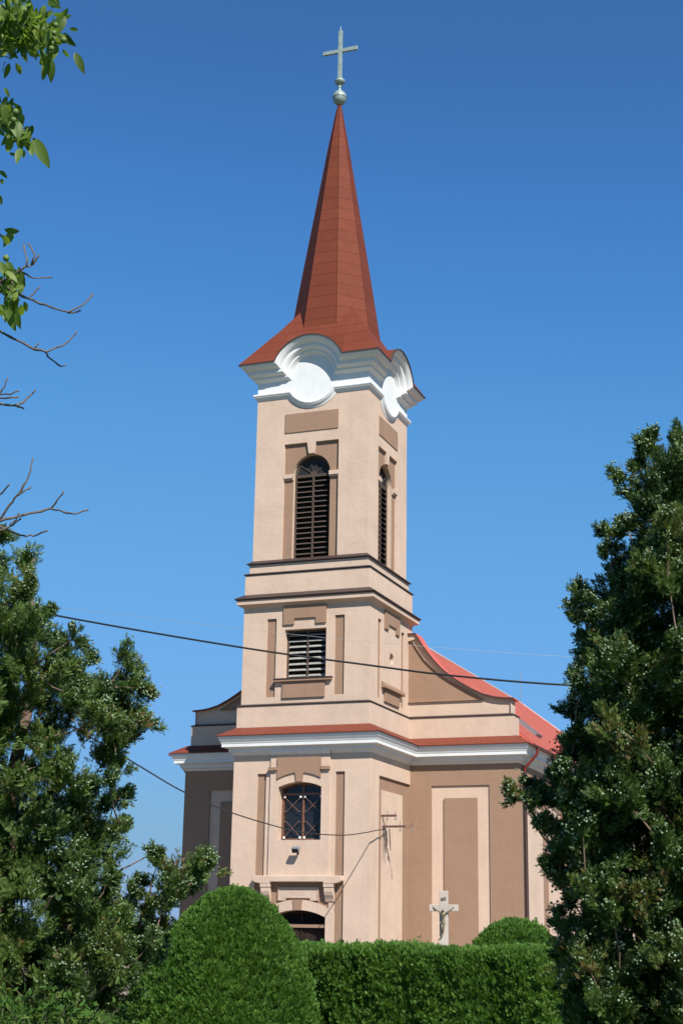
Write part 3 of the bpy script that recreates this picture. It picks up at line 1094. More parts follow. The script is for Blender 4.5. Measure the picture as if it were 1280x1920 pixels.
for x, y0, z0, dz in ((2.60, BY, 5.16, .55), (2.72, BY - .03, 5.16, .72), (2.58, BY - .1, 5.2, .85)):
    pts = [(x + .05 * math.sin(t * 3), y0 + .06 * t, z0 - dz * math.sin(t * math.pi)) for t in np.linspace(0, 1, 12)]
    lw_.tube(pts, .009, 5)
lw_.build('wire_loops', M['black'], bk_)

# stretched cables
def catenary(p, q, sag, n=40):
    p, q = np.array(p), np.array(q)
    return [p + (q - p) * t - np.array([0, 0, 4 * sag * t * (1 - t)]) for t in np.linspace(0, 1, n)]


def poly3(pix, n=60):
    """smooth curve through (u, v, depth) sights"""
    P = np.array([at(*p) for p in pix])
    t = np.arange(len(P))
    T_ = np.linspace(0, len(P) - 1, n)
    out = []
    for x in T_:
        i = min(int(x), len(P) - 2)
        f = x - i
        p0, p1, p2, p3 = P[max(0, i - 1)], P[i], P[i + 1], P[min(len(P) - 1, i + 2)]
        out.append(0.5 * ((2 * p1) + (-p0 + p2) * f + (2 * p0 - 5 * p1 + 4 * p2 - p3) * f * f + (-p0 + 3 * p1 - 3 * p2 + p3) * f ** 3))
    return out


o = MB().tube(poly3([(-700, 980, 30), (-250, 1081, 28.5), (100, 1153, 27), (453, 1214, 26), (690, 1247, 25.5), (840, 1266, 25), (1062, 1284.5, 24.5), (1500, 1305, 24), (1900, 1310, 23.5)], 90), .017, 8).build('overhead_cable', M['black'], smooth=True)
tag(o, 'thick black overhead cable sagging across the tower at the louvred window', 'cable')
o = MB().tube(poly3([(-700, 1052, 33), (-250, 1101, 32), (110, 1139, 31), (460, 1179.5, 30), (700, 1204, 29.5), (1060, 1231, 29), (1500, 1252, 28.5), (1900, 1262, 28)], 90), .0032, 6).build('overhead_wire', M['wire'], smooth=True)
tag(o, 'thin pale grey wire strung above the thick black cable', 'wire')
dB = float((np.array([2.62, BY - .03, 5.13]) - CAM) @ FW)
o = MB().tube(poly3([(-500, 900, 17), (-150, 1187, 23), (243, 1425, 30), (347, 1486, 33.6), (435, 1524, 37), (531, 1553, 40.8), (582, 1562.5, 43.2), (644, 1566, 46.2), (685, 1561, 48.1), (706, 1556.8, 49.3), (722, 1555.5, dB)], 90), .016, 7).build('service_cable', M['black'], smooth=True)
tag(o, 'black service cable dropping past the arched window to the wall bracket', 'cable')

# ------------------------------------------------------------------ wayside crucifix
CP = at(832, 1757, 40.0)
cx0, cy0 = CP[0], CP[1]
yaw = R_(8)
ax = np.array([math.cos(yaw), math.sin(yaw), 0])
ay = np.array([-math.sin(yaw), math.cos(yaw), 0])
az = np.array([0, 0, 1.])
def CL(x, y, z): return np.array([cx0, cy0, 0]) + ax * x + ay * y + az * z
cf = empty('crucifix', (cx0, cy0, 0))
tag(cf, 'grey stone crucifix with a bronze figure standing above the hedge', 'crucifix')
m_ = MB()
m_.obox(CL(0, 0, 2.06), (ax, ay, az), (.112, .085, .805))
m_.obox(CL(-.25, 0, 2.42), (ax, ay, az), (.138, .083, .088))
m_.obox(CL(.25, 0, 2.42), (ax, ay, az), (.138, .083, .088))
m_.build('stone_cross', M['stone'], cf, bevel=0.012)
m_ = MB()
m_.obox(CL(0, 0, .15), (ax, ay, az), (.55, .5, .15))
m_.obox(CL(0, 0, .61), (ax, ay, az), (.32, .28, .31))
m_.obox(CL(0, 0, .98), (ax, ay, az), (.40, .35, .06))
m_.obox(CL(0, 0, 1.15), (ax, ay, az), (.2, .16, .11))
m_.build('pedestal', M['stone'], cf, bevel=0.015)
t_ = MB()
vs = []
for x in np.linspace(-.07, .07, 8):
    for z in (2.615, 2.69):
        zz = z + .012 * math.sin(x * 40)
        vs += [CL(x, -.088, zz), CL(x, -.098, zz)]
fs = []
for i in range(7):
    a = i * 4
    fs += [(a + 1, a + 5, a + 7, a + 3), (a, a + 2, a + 6, a + 4), (a, a + 4, a + 5, a + 1), (a + 2, a + 3, a + 7, a + 6)]
fs += [(0, 1, 3, 2), (28, 30, 31, 29)]
t_.raw(vs, fs)
t_.build('title_scroll', M['bronze'], cf)


def corpus():
    J = {}
    def j(n, x, y, z, r, par=None, r2=None): J[n] = (x, y, z, r, par, r2 or r)
    S = 1.0
    j('pelvis', -.005, -.135, 2.06, .042, None)
    j('belly', 0, -.140, 2.12, .038, 'pelvis')
    j('chest', 0, -.148, 2.215, .052, 'belly', .042)
    j('collar', 0, -.142, 2.275, .048, 'chest', .034)
    j('neck', -.004, -.148, 2.305, .021, 'collar')
    j('skull', -.014, -.166, 2.345, .034, 'neck')
    j('crown', -.018, -.170, 2.385, .030, 'skull')
    for s in (-1, 1):
        k = str(s)
        j('sh' + k, s * .062, -.138, 2.285, .025, 'collar')
        j('el' + k, s * .165, -.118, 2.345, .017, 'sh' + k)
        j('wr' + k, s * .262, -.100, 2.425, .011, 'el' + k)
        j('ha' + k, s * .290, -.094, 2.448, .010, 'wr' + k)
        j('hip' + k, s * .028, -.135, 2.03, .034, 'pelvis')
        j('kn' + k, s * .022 - .01, -.178, 1.885, .025, 'hip' + k)
        j('an' + k, s * .010 - .022, -.128, 1.735, .015, 'kn' + k)
        j('to' + k, s * .008 - .026, -.150, 1.690, .012, 'an' + k)
    me = bpy.data.meshes.new('corpus')
    names = list(J)
    org = np.array([cx0, cy0, 0])
    verts = [tuple(CL(*J[n][:3]) - org) for n in names]
    edges = [(names.index(J[n][4]), i) for i, n in enumerate(names) if J[n][4]]
    me.from_pydata(verts, edges, [])
    o = bpy.data.objects.new('figure', me)
    col.objects.link(o)
    o.parent = cf
    md = o.modifiers.new('skin', 'SKIN')
    md.use_smooth_shade = True
    for i, n in enumerate(names):
        sv = me.skin_vertices[0].data[i]
        sv.radius = (J[n][3], J[n][5])
        sv.use_root = (i == 0)
    sb = o.modifiers.new('sub', 'SUBSURF')
    sb.levels = sb.render_levels = 2
    me.materials.append(M['bronze'])
    # loincloth with a knot at the hip
    lc = MB()
    prof = [(.040, .034, 1.985), (.050, .046, 2.02), (.049, .046, 2.06), (.043, .040, 2.085)]
    n = 12
    vs = []
    for a, b_, z in prof:
        for k in range(n):
            t = 2 * math.pi * k / n
            w_ = 1 + .06 * math.sin(5 * t)
            vs.append(CL(a * math.cos(t) * w_, -.138 + b_ * math.sin(t) * w_, z + .008 * math.sin(3 * t)))
    lc.raw(vs, [(i * n + k, i * n + (k + 1) % n, (i + 1) * n + (k + 1) % n, (i + 1) * n + k) for i in range(3) for k in range(n)])
    lc.obox(CL(-.058, -.14, 2.02), (ax, ay, az), (.014, .015, .05))
    lc.build('loincloth', M['bronze'], cf, smooth=True)


corpus()

# ------------------------------------------------------------------ foliage machinery
def rand_unit(n):
    v = rng.normal(size=(n, 3))
    return v / np.linalg.norm(v, axis=1, keepdims=True)


def frond(nb=5, wid=0.075, spread=0.62):
    """flat scale-leaf spray: narrow blades branching off an axis along +Z"""
    V, Fc = [], []
    def blade(b, d, l, w_):
        d = np.array(d) / np.linalg.norm(d)
        s = np.array([d[2], 0, -d[0]])
        b = np.array(b)
        k = len(V)
        curl = np.array([0, 0.12 * l, 0])
        V.extend([b, b + d * l * .55 + s * w_ + curl * .4, b + d * l + curl, b + d * l * .55 - s * w_ - curl * .2])
        Fc.append((k, k + 1, k + 2, k + 3))
    for i in range(nb):
        z = .06 + .66 * i / (nb - 1)
        l = .50 * (1 - .45 * i / (nb - 1))
        for s in (-1, 1):
            blade((0, 0, z), (s * spread, 0, 1), l, wid * .8)
    blade((0, 0, .5), (0, 0, 1), .5, wid)
    blade((0, 0, 0), (0, 0, 1), .7, wid * .6)
    return np.array(V), np.array(Fc)


def scatter(pos, dirs, size, tmpl, roll=None):
    V, Fc = tmpl
    n = len(pos)
    z = dirs / np.linalg.norm(dirs, axis=1, keepdims=True)
    ref = rand_unit(n) if roll is None else roll + rand_unit(n) * .75
    x = np.cross(ref, z)
    x /= np.linalg.norm(x, axis=1, keepdims=True) + 1e-9
    y = np.cross(z, x)
    P = pos[:, None, :] + size[:, None, None] * (V[None, :, 0, None] * x[:, None, :] + V[None, :, 1, None] * y[:, None, :] + V[None, :, 2, None] * z[:, None, :])
    Fo = Fc[None] + (np.arange(n) * len(V))[:, None, None]
    return P.reshape(-1, 3), Fo.reshape(-1, Fc.shape[1])


def np_mesh(name, V, Fc, mat, parent=None, tint=None, smooth=False):
    if parent is not None:
        V = V - np.array(parent_loc(parent))
    me = bpy.data.meshes.new(name)
    k = Fc.shape[1]
    me.vertices.add(len(V))
    me.vertices.foreach_set('co', V.astype(np.float32).ravel())
    me.loops.add(Fc.size)
    me.loops.foreach_set('vertex_index', Fc.astype(np.int32).ravel())
    me.polygons.add(len(Fc))
    me.polygons.foreach_set('loop_start', np.arange(0, Fc.size, k, dtype=np.int32))
    me.polygons.foreach_set('loop_total', np.full(len(Fc), k, dtype=np.int32))
    if smooth:
        me.polygons.foreach_set('use_smooth', np.ones(len(Fc), dtype=bool))
    me.update(calc_edges=True)
    if tint is not None:
        at_ = me.attributes.new('tint', 'FLOAT', 'POINT')
        at_.data.foreach_set('value', tint.astype(np.float32))
    me.materials.append(mat)
    o = bpy.data.objects.new(name, me)
    col.objects.link(o)
    if parent is not None:
        o.parent = parent
    return o


def ico(sub=1):
    bm = bmesh.new()
    bmesh.ops.create_icosphere(bm, subdivisions=sub, radius=1.0)
    bm.verts.ensure_lookup_table()
    V = np.array([v.co[:] for v in bm.verts])
    Fc = np.array([[v.index for v in f.verts] for f in bm.faces])
    bm.free()
    return V, Fc


FROND = frond(6, 0.030, 0.55)
FROND_W = frond(4, 0.085, 0.7)
ICO = ico(1)

M['thuja'] = leaf_mat('conifer_leaf', [(0.0, (0.034, 0.064, 0.018)), (0.4, (0.068, 0.122, 0.028)), (0.7, (0.108, 0.178, 0.040)), (0.88, (0.140, 0.175, 0.044)), (0.96, (0.15, 0.125, 0.042)), (1.0, (0.16, 0.09, 0.035))], 0.32)
M['thuja_dark'] = leaf_mat('dark_conifer_leaf', [(0.0, (0.024, 0.048, 0.014)), (0.4, (0.048, 0.090, 0.021)), (0.7, (0.082, 0.140, 0.030)), (0.9, (0.125, 0.160, 0.038)), (1.0, (0.14, 0.10, 0.035))], 0.28)
M['hedge'] = leaf_mat('hedge_leaf', [(0.0, (0.060, 0.140, 0.026)), (0.5, (0.118, 0.235, 0.044)), (0.85, (0.165, 0.285, 0.058)), (1.0, (0.21, 0.29, 0.08))], 0.42)
M['topiary'] = leaf_mat('topiary_leaf', [(0.0, (0.046, 0.112, 0.018)), (0.5, (0.090, 0.190, 0.032)), (0.9, (0.125, 0.235, 0.038)), (1.0, (0.17, 0.23, 0.06))], 0.38)
M['walnut'] = leaf_mat('walnut_leaf', [(0.0, (0.060, 0.11, 0.018)), (0.5, (0.11, 0.185, 0.028)), (1.0, (0.19, 0.25, 0.05))], 0.45, rough=0.5)
M['shrub'] = leaf_mat('shrub_leaf', [(0.0, (0.030, 0.072, 0.014)), (0.6, (0.060, 0.128, 0.024)), (1.0, (0.105, 0.155, 0.034))], 0.4, rough=0.7, spec=0.1)
M['cone'] = leaf_mat('blue_green_cone', [(0.0, (0.080, 0.125, 0.065)), (0.6, (0.140, 0.200, 0.110)), (1.0, (0.205, 0.265, 0.165))], 0.0, rough=0.8)
M['green_stem'] = simple('green_stem', (0.06, 0.075, 0.03), 0.8)
M['husk'] = simple('walnut_husk', (0.085, 0.135, 0.03), 0.6, var=0.2, scale=40)
M['far'] = leaf_mat('far_leaf', [(0.0, (0.045, 0.075, 0.035)), (1.0, (0.085, 0.115, 0.05))], 0.25)


def point_in(poly, x, y):
    c = False
    n = len(poly)
    for i in range(n):
        x0, y0 = poly[i]
        x1, y1 = poly[(i + 1) % n]
        if (y0 > y) != (y1 > y) and x < (x1 - x0) * (y - y0) / (y1 - y0) + x0:
            c = not c
    return c


def conifer(name, label, base_uv, depth, height_top, tips, outline, n_fill, mat, seed, cones=True, spread=0.8, per=380, limb_v=1.0, size=(0.055, 0.10), cone_rate=0.75, bright=lambda u, v: 0.0, voids=()):
    """multi-stemmed conifer: a trunk, limbs to every branch tip, flat sprays set round each tip"""
    global rng
    rng = np.random.default_rng(seed)
    base = at(base_uv[0], 1757, depth)
    base[2] = 0.0
    t = empty(name, tuple(base))
    tag(t, label, 'tree')
    pxm = depth / FPX
    lobes = []
    for (u, v, r) in tips:
        lobes.append((u, v, r, rng.normal() * spread * .35))
    us = [p[0] for p in outline]; vs = [p[1] for p in outline]
    k = 0
    while k < n_fill:
        u, v = rng.uniform(min(us), max(us)), rng.uniform(min(vs), max(vs))
        if not point_in(outline, u, v): continue
        if any((u - a) ** 2 + (v - b_) ** 2 < c_ * c_ for a, b_, c_ in voids): continue
        lobes.append((u, v, rng.uniform(22, 42), rng.uniform(-1, 1) * spread))
        k += 1
    axis_top = at(base_uv[0], height_top, depth)
    tr = MB()
    zs = np.linspace(0, axis_top[2], 9)
    stem = [np.array([base[0] + .06 * math.sin(i * 1.3), base[1] + .06 * math.cos(i * 1.9), z]) for i, z in enumerate(zs)]
    tr.tube(stem, list(np.linspace(.11, .02, 9)), 9)
    Ps, Ds, Ss, Tn = [], [], [], []
    Cp, Cs = [], []
    cs_ = [(at(u, v, depth + dd), r, bright(u, v)) for u, v, r, dd in lobes]
    cs_.sort(key=lambda q: np.linalg.norm(q[0][:2] - base[:2]))
    done = []
    for c, r, br_ in cs_:
        rm = r * pxm
        da = np.linalg.norm(c[:2] - base[:2])
        # branch from the nearest tuft nearer to the stem, else from the stem itself
        root, lift = None, 0.0
        if done:
            A = np.array([q for q in done])
            dist = np.linalg.norm(A - c - np.array([0, 0, -.12]), axis=1)
            dist += 10 * (np.linalg.norm(A[:, :2] - base[:2], axis=1) > da - .03)
            k = int(np.argmin(dist))
            if dist[k] < .75: root = A[k]
        if root is None:
            zr = np.clip(c[2] - rng.uniform(.4, .8) * da, 0.15, axis_top[2] * .97)
            i = np.interp(zr, zs, np.arange(9))
            root = stem[int(i)] + (stem[min(8, int(i) + 1)] - stem[int(i)]) * (i - int(i))
        done.append(c)
        ax_ = c - root
        L = np.linalg.norm(ax_)
        mid = (root + c) / 2 + np.array([0, 0, -.06 * L]) + rng.normal(size=3) * .015
        tr.tube([root, mid, c], [min(.016, .006 + .007 * L), .006, .0035], 5, cap=False)
        ax_ = ax_ / (L + 1e-6) * .5 + np.array([0, 0, .8])
        ax_ /= np.linalg.norm(ax_)
        lt = rng.beta(2.4, 2.4)
        if rng.random() < .05: lt = rng.uniform(.72, .95)
        lt = lt * (1 - br_) + rng.uniform(.55, .70) * br_
        for _ in range(7):
            td = ax_ + rng.normal(size=3) * .48
            td /= np.linalg.norm(td)
            tl = rm * rng.uniform(1.1, 2.1)
            p0 = c - ax_ * rm * .75 + rng.normal(size=3) * rm * .32
            n = max(5, int(per * (r / 26) * rng.uniform(.7, 1.3) / 7))
            tt = rng.uniform(.12, 1.0, n)
            pos = p0 + td * (tt * tl)[:, None] + rng.normal(size=(n, 3)) * (rm * .16)
            d = td * .85 + rng.normal(size=(n, 3)) * .42
            Ps.append(pos); Ds.append(d); Ss.append(rng.uniform(*size, n) * (1.1 - .35 * tt))
            Tn.append(np.clip(lt + rng.normal(0, .14, n), 0, 1))
            if cones and rng.random() < cone_rate * (1 - .75 * br_):
                kk = int(rng.integers(6, 16))
                q0 = p0 + td * tl * rng.uniform(.45, .95)
                oo = np.array([c[0] - base[0], c[1] - base[1], 0.0])
                oo /= np.linalg.norm(oo) + 1e-6
                q0 = q0 + (oo * .5 + np.array([0, 0, .45])) * rm * rng.uniform(.1, .6)
                Cp.append(q0 + rng.normal(size=(kk, 3)) * .021)
                Cs.append(rng.uniform(.006, .0105, kk))
    tr.build('trunk', M['bark'], t, smooth=True)
    Pc = np.concatenate(Ps)
    out = Pc - base
    out[:, 2] = 0
    out /= np.linalg.norm(out, axis=1, keepdims=True) + 1e-6
    P, Fc = scatter(Pc, np.concatenate(Ds), np.concatenate(Ss), FROND, roll=out * .5 + np.array([0, 0, .5]))
    np_mesh('crown', P, Fc, mat, t, np.repeat(np.concatenate(Tn), len(FROND[0])))
    if cones and Cp:
        cp = np.concatenate(Cp); cs = np.concatenate(Cs)
        P, Fc = scatter(cp, rand_unit(len(cp)), cs, ICO)
        o = np_mesh('seed_cones', P, Fc, M['cone'], t, np.repeat(rng.random(len(cp)), len(ICO[0])), smooth=True)
        o['kind'] = 'stuff'
    return t


# left tree
L_tips = [(8, 1005, 16), (0, 1060, 26), (50, 1055, 26), (62, 1085, 20), (40, 1110, 26), (80, 1152, 18), (97, 1146, 9), (20, 1150, 26), (60, 1180, 24), (138, 1197, 15), (152, 1208, 13), (115, 1220, 20), (165, 1232, 13), (95, 1250, 24), (240, 1232, 22), (258, 1255, 18), (235, 1275, 24), (262, 1290, 20), (275, 1300, 12), (245, 1320, 26), (278, 1357, 15), (255, 1355, 16), (240, 1375, 22), (215, 1395, 26), (190, 1330, 24), (165, 1290, 22), (200, 1290, 22), (225, 1440, 18), (205, 1465, 20), (237, 1488, 13), (215, 1500, 16), (190, 1520, 20), (225, 1550, 17), (236, 1545, 9), (205, 1570, 14), (180, 1560, 20), (195, 1605, 12), (165, 1600, 22), (150, 1640, 20), (290, 1598, 12), (296, 1620, 14), (322, 1640, 22), (345, 1648, 28), (330, 1672, 26), (365, 1632, 24), (385, 1612, 20), (396, 1622, 14), (360, 1660, 22), (318, 1695, 20), (310, 1665, 20), (375, 1650, 18), (262, 1650, 12), (250, 1672, 16), (280, 1690, 16), (300, 1735, 18), (285, 1765, 24), (300, 1770, 14), (255, 1750, 26), (235, 1720, 20), (210, 1880, 26), (190, 1830, 28), (170, 1880, 28), (140, 1850, 30), (100, 1830, 30), (60, 1850, 30), (20, 1830, 30), (120, 1900, 30), (150, 1790, 28), (100, 1770, 28), (50, 1780, 28), (10, 1770, 28), (190, 1760, 24), (180, 1920, 28), (262, 1798, 22), (280, 1785, 20), (250, 1815, 20), (225, 1770, 26), (240, 1700, 20), (205, 1680, 22), (270, 1720, 18), (205, 1640, 18), (300, 1690, 16), (230, 1820, 22)]
L_out = [(-160, 1060), (0, 1040), (40, 1100), (75, 1150), (120, 1210), (140, 1260), (215, 1290), (240, 1330), (215, 1420), (190, 1480), (185, 1560), (150, 1620), (180, 1680), (245, 1740), (225, 1830), (190, 1940), (-200, 1960), (-240, 1500)]
conifer('conifer_tree', 'broad ragged conifer with pale blue-green cones on the left, one low branch reaching right', (10, 0), 11.5, 985, L_tips, L_out, 350, M['thuja'], 11, per=430, size=(.042, .075), bright=lambda u, v: float(np.clip((110 - u) / 60, 0, 1) * np.clip((v - 1150) / 120, 0, 1)), voids=((150, 1420, 32), (120, 1380, 18), (170, 1490, 20), (90, 1300, 20), (60, 1235, 16), (130, 1560, 18), (215, 1690, 18), (30, 1420, 16)))
# right tree
R_tips = [(1220, 820, 18), (1212, 845, 18), (1272, 820, 18), (1285, 850, 24), (1197, 868, 18), (1172, 890, 16), (1240, 880, 24), (1185, 925, 18), (1210, 950, 24), (1260, 930, 26), (1132, 998, 16), (1150, 1000, 16), (1165, 985, 12), (1180, 985, 18), (1146, 1035, 16), (1150, 1070, 18), (1160, 1095, 16), (1200, 1030, 26), (1240, 1010, 26), (1084, 1110, 18), (1098, 1120, 16), (1082, 1140, 16), (1088, 1160, 18), (1110, 1150, 18), (1135, 1140, 20), (1106, 1195, 20), (1091, 1190, 10), (1131, 1190, 24), (1104, 1225, 20), (1126, 1240, 22), (1076, 1268, 17), (1086, 1290, 16), (1068, 1325, 15), (1081, 1340, 18), (1101, 1320, 22), (1076, 1370, 18), (1064, 1385, 12), (1096, 1400, 22), (1071, 1420, 18), (1051, 1440, 16), (1041, 1455, 14), (956, 1480, 14), (968, 1492, 16), (991, 1475, 12), (1006, 1480, 14), (1028, 1478, 16), (996, 1512, 14), (1016, 1500, 16), (1041, 1500, 16), (1009, 1545, 13), (1029, 1556, 15), (1051, 1560, 18), (1061, 1590, 22), (1041, 1600, 18), (1026, 1622, 13), (1051, 1628, 18), (1056, 1655, 16), (1071, 1690, 18), (1053, 1712, 11), (1043, 1732, 12), (1066, 1735, 18), (1071, 1775, 14), (1051, 1792, 13), (1081, 1810, 20), (1061, 1840, 14), (1076, 1870, 20), (1066, 1910, 18), (1101, 1760, 20), (1086, 1660, 18)]
R_out = [(1280, 830), (1249, 870), (1226, 930), (1209, 1000), (1179, 1080), (1139, 1160), (1126, 1260), (1099, 1350), (1086, 1440), (1066, 1520), (1069, 1600), (1084, 1700), (1092, 1800), (1079, 1940), (1480, 1960), (1480, 1400), (1400, 1050), (1330, 850)]
conifer('conifer_tree', 'tall dark conifer hung with clusters of pale cones, towering at the right', (1310, 0), 10.0, 780, R_tips, R_out, 520, M['thuja_dark'], 23, cone_rate=0.8, per=520, size=(.038, .068), voids=((1225, 975, 14),))

# ------------------------------------------------------------------ clipped evergreens
def shell(name, label, cat, surf, core_mb, mat, base, n, size, seed, up=.75, parts=None):
    """clipped evergreen: a solid dark heart with sprays growing out through its clipped face"""
    global rng
    rng = np.random.default_rng(seed)
    t = empty(name, tuple(base))
    tag(t, label, cat)
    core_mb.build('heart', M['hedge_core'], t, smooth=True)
    K = 16
    Pc, Nc = surf(max(50, n // K))
    m = len(Pc)
    P, Nn = np.repeat(Pc, K, axis=0), np.repeat(Nc, K, axis=0)
    cl = np.repeat(np.arange(m), K)
    off = rng.normal(size=P.shape) * .021
    hgt = np.repeat(rng.normal(0, .020, m) - .02, K)
    P = P + off + Nn * (hgt - 12 * (off ** 2).sum(1))[:, None]
    d = Nn * .30 + off * 16 + np.array([0, 0, up]) + rng.normal(size=P.shape) * .22
    stray = np.repeat(rng.random(m) < .02, K) & (rng.random(len(P)) < .3)
    d[stray] += Nn[stray] * .6
    s = rng.uniform(*size, len(P)) * np.where(stray, 1.7, 1.0)
    big = np.array([math.sin(p[0] * 5 + 2 * p[2]) * math.sin(p[2] * 4 + p[1] * 3) for p in Pc])
    tn = np.clip(np.repeat(.45 + .16 * big + rng.normal(0, .17, m), K) + rng.normal(0, .09, len(P)), 0, 1)
    V, Fc = scatter(P, d, s, FROND_W, roll=Nn)
    np_mesh('foliage', V, Fc, mat, t, np.repeat(tn, len(FROND_W[0])))
    return t


def dome(name, label, u, v_top, half_px, depth, n, seed, mat, zc_frac=0.45, squash=1.8, lean=0.0):
    c = at(u, 1757, depth)
    top = at(u, v_top, depth)[2]
    hw = half_px * depth / FPX
    zc = top * zc_frac
    rz = top - zc
    def radius(z):
        q = np.clip((z - zc) / rz, -1.0, 1)
        return hw * np.where(q >= 0, (1 - np.abs(q) ** squash) ** (1 / 2.0), 1 - .12 * q * q)
    def surf(n):
        z = rng.uniform(0.02, 1, n * 2)
        z = z * top
        a = rng.uniform(0, 2 * math.pi, n * 2)
        extra_q = rng.uniform(0.55, 1.0, n)          # more on the cap
        z = np.concatenate([z, zc + rz * extra_q]); a = np.concatenate([a, rng.uniform(0, 2 * math.pi, n)])
        r = radius(z)
        e = 1e-3
        dr = (radius(z + e) - radius(z - e)) / (2 * e)
        dr = np.clip(dr, -6, 2)
        Nn = np.stack([np.cos(a), np.sin(a), -dr], 1)
        Nn /= np.linalg.norm(Nn, axis=1, keepdims=True)
        w_ = 1 + .03 * np.sin(3 * a + 1.3) + .02 * np.sin(7 * a + z * 4) + lean * np.clip(np.cos(a - 2.8), 0, 1) * (1 - z / top)
        return np.stack([c[0] + r * w_ * np.cos(a), c[1] + r * w_ * np.sin(a), z], 1), Nn
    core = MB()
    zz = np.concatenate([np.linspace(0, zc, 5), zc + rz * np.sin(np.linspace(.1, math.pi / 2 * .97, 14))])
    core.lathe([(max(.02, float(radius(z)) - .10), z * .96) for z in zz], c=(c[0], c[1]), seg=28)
    return shell(name, label, 'shrub', surf, core, mat, (c[0], c[1], 0), n, (.036, .062), seed)


dome('topiary_shrub', 'large clipped evergreen dome in front of the church door', 437, 1671, 162, 17.0, 70000, 41, M['topiary'], lean=.62, zc_frac=.25, squash=1.42)
dome('topiary_shrub', 'small rounded evergreen bush rising behind the right end of the hedge', 965, 1728, 94, 21.5, 20000, 43, M['topiary'], zc_frac=.6, squash=1.7)


def hedge():
    A, B = at(470, 1757, 19.4), at(1045, 1757, 16.6)
    A[2] = B[2] = 0
    ax_ = B - A
    L = np.linalg.norm(ax_)
    ax_ /= L
    nn = np.array([ax_[1], -ax_[0], 0])          # towards the viewer
    Ht, W_ = 1.52, .42
    def prof(t):
        """rounded cross-section: t in 0..1 from front foot over the top to back foot"""
        f = Ht - .16
        tot = 2 * f + math.pi * .5 * (W_ + .0)
        s = t * tot
        front = s < f
        back = s > tot - f
        th = np.clip((s - f) / (tot - 2 * f), 0, 1) * math.pi
        y = np.where(front, W_, np.where(back, -W_, W_ * np.sign(np.cos(th)) * np.abs(np.cos(th)) ** .6))
        z = np.where(front, s, np.where(back, tot - s, f + .16 * np.sin(th) ** .6))
        ny = np.where(front, 1, np.where(back, -1, np.cos(th)))
        nz = np.where(front | back, .0, np.sin(th))
        return y, z, ny, nz
    def surf(n):
        t = np.concatenate([rng.uniform(0, .62, n), rng.uniform(.30, .72, n // 2), rng.uniform(.6, 1, n // 3)])
        x = rng.uniform(0, L, len(t))
        y, z, ny, nz = prof(t)
        w_ = .03 * np.sin(x * 4.1) + .02 * np.sin(x * 9.7 + z * 3)
        z = z * (1 + .012 * np.sin(x * 3.3) + .008 * np.sin(x * 8.1))
        P = A + ax_ * x[:, None] + nn * (y + w_)[:, None] + np.array([0, 0, 1.]) * z[:, None]
        Nn = nn * ny[:, None] + np.array([0, 0, 1.]) * nz[:, None]
        # rounded right end
        k = n // 3
        a = rng.uniform(-math.pi / 2, math.pi / 2, k)
        zt = rng.uniform(0, 1, k)
        z2 = zt * Ht
        rr = W_ * np.where(zt > .85, np.sqrt(np.clip(1 - ((zt - .85) / .15) ** 2 * .8, 0, 1)), 1)
        P2 = B + ax_ * (rr * np.cos(a) * .8)[:, None] + nn * (rr * np.sin(a))[:, None] + np.array([0, 0, 1.]) * z2[:, None]
        N2 = ax_ * np.cos(a)[:, None] + nn * np.sin(a)[:, None]
        return np.concatenate([P, P2]), np.concatenate([Nn, N2])
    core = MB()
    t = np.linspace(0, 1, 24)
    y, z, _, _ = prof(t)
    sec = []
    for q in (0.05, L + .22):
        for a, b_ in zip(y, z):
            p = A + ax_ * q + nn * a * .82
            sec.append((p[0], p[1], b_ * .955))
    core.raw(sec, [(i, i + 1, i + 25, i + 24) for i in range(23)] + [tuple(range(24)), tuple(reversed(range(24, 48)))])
    return shell('hedge', 'long clipped green hedge running across the front of the churchyard', 'hedge', surf, core, M['hedge'], tuple((A + B) / 2), 85000, (.036, .062), 47, up=.9)


hedge()


# ------------------------------------------------------------------ broad leaves
def leaflet(nl=6, w=.18, fold=.25, droop=.25):
    """pointed oval leaf along +Z, folded along its midrib and curving down"""
    V, Fc = [], []
    for i in range(nl + 1):
        t = i / nl
        ww = w * math.sin(math.pi * t ** .85) ** .8 if 0 < t < 1 else 0.0
        yy = -droop * t * t
        V += [(-ww, yy + fold * ww, t), (0, yy, t), (ww, yy + fold * ww, t)]
    for i in range(nl):
        a = i * 3
        Fc += [(a, a + 1, a + 4, a + 3), (a + 1, a + 2, a + 5, a + 4)]
    return np.array(V), np.array(Fc)


LEAF = leaflet()


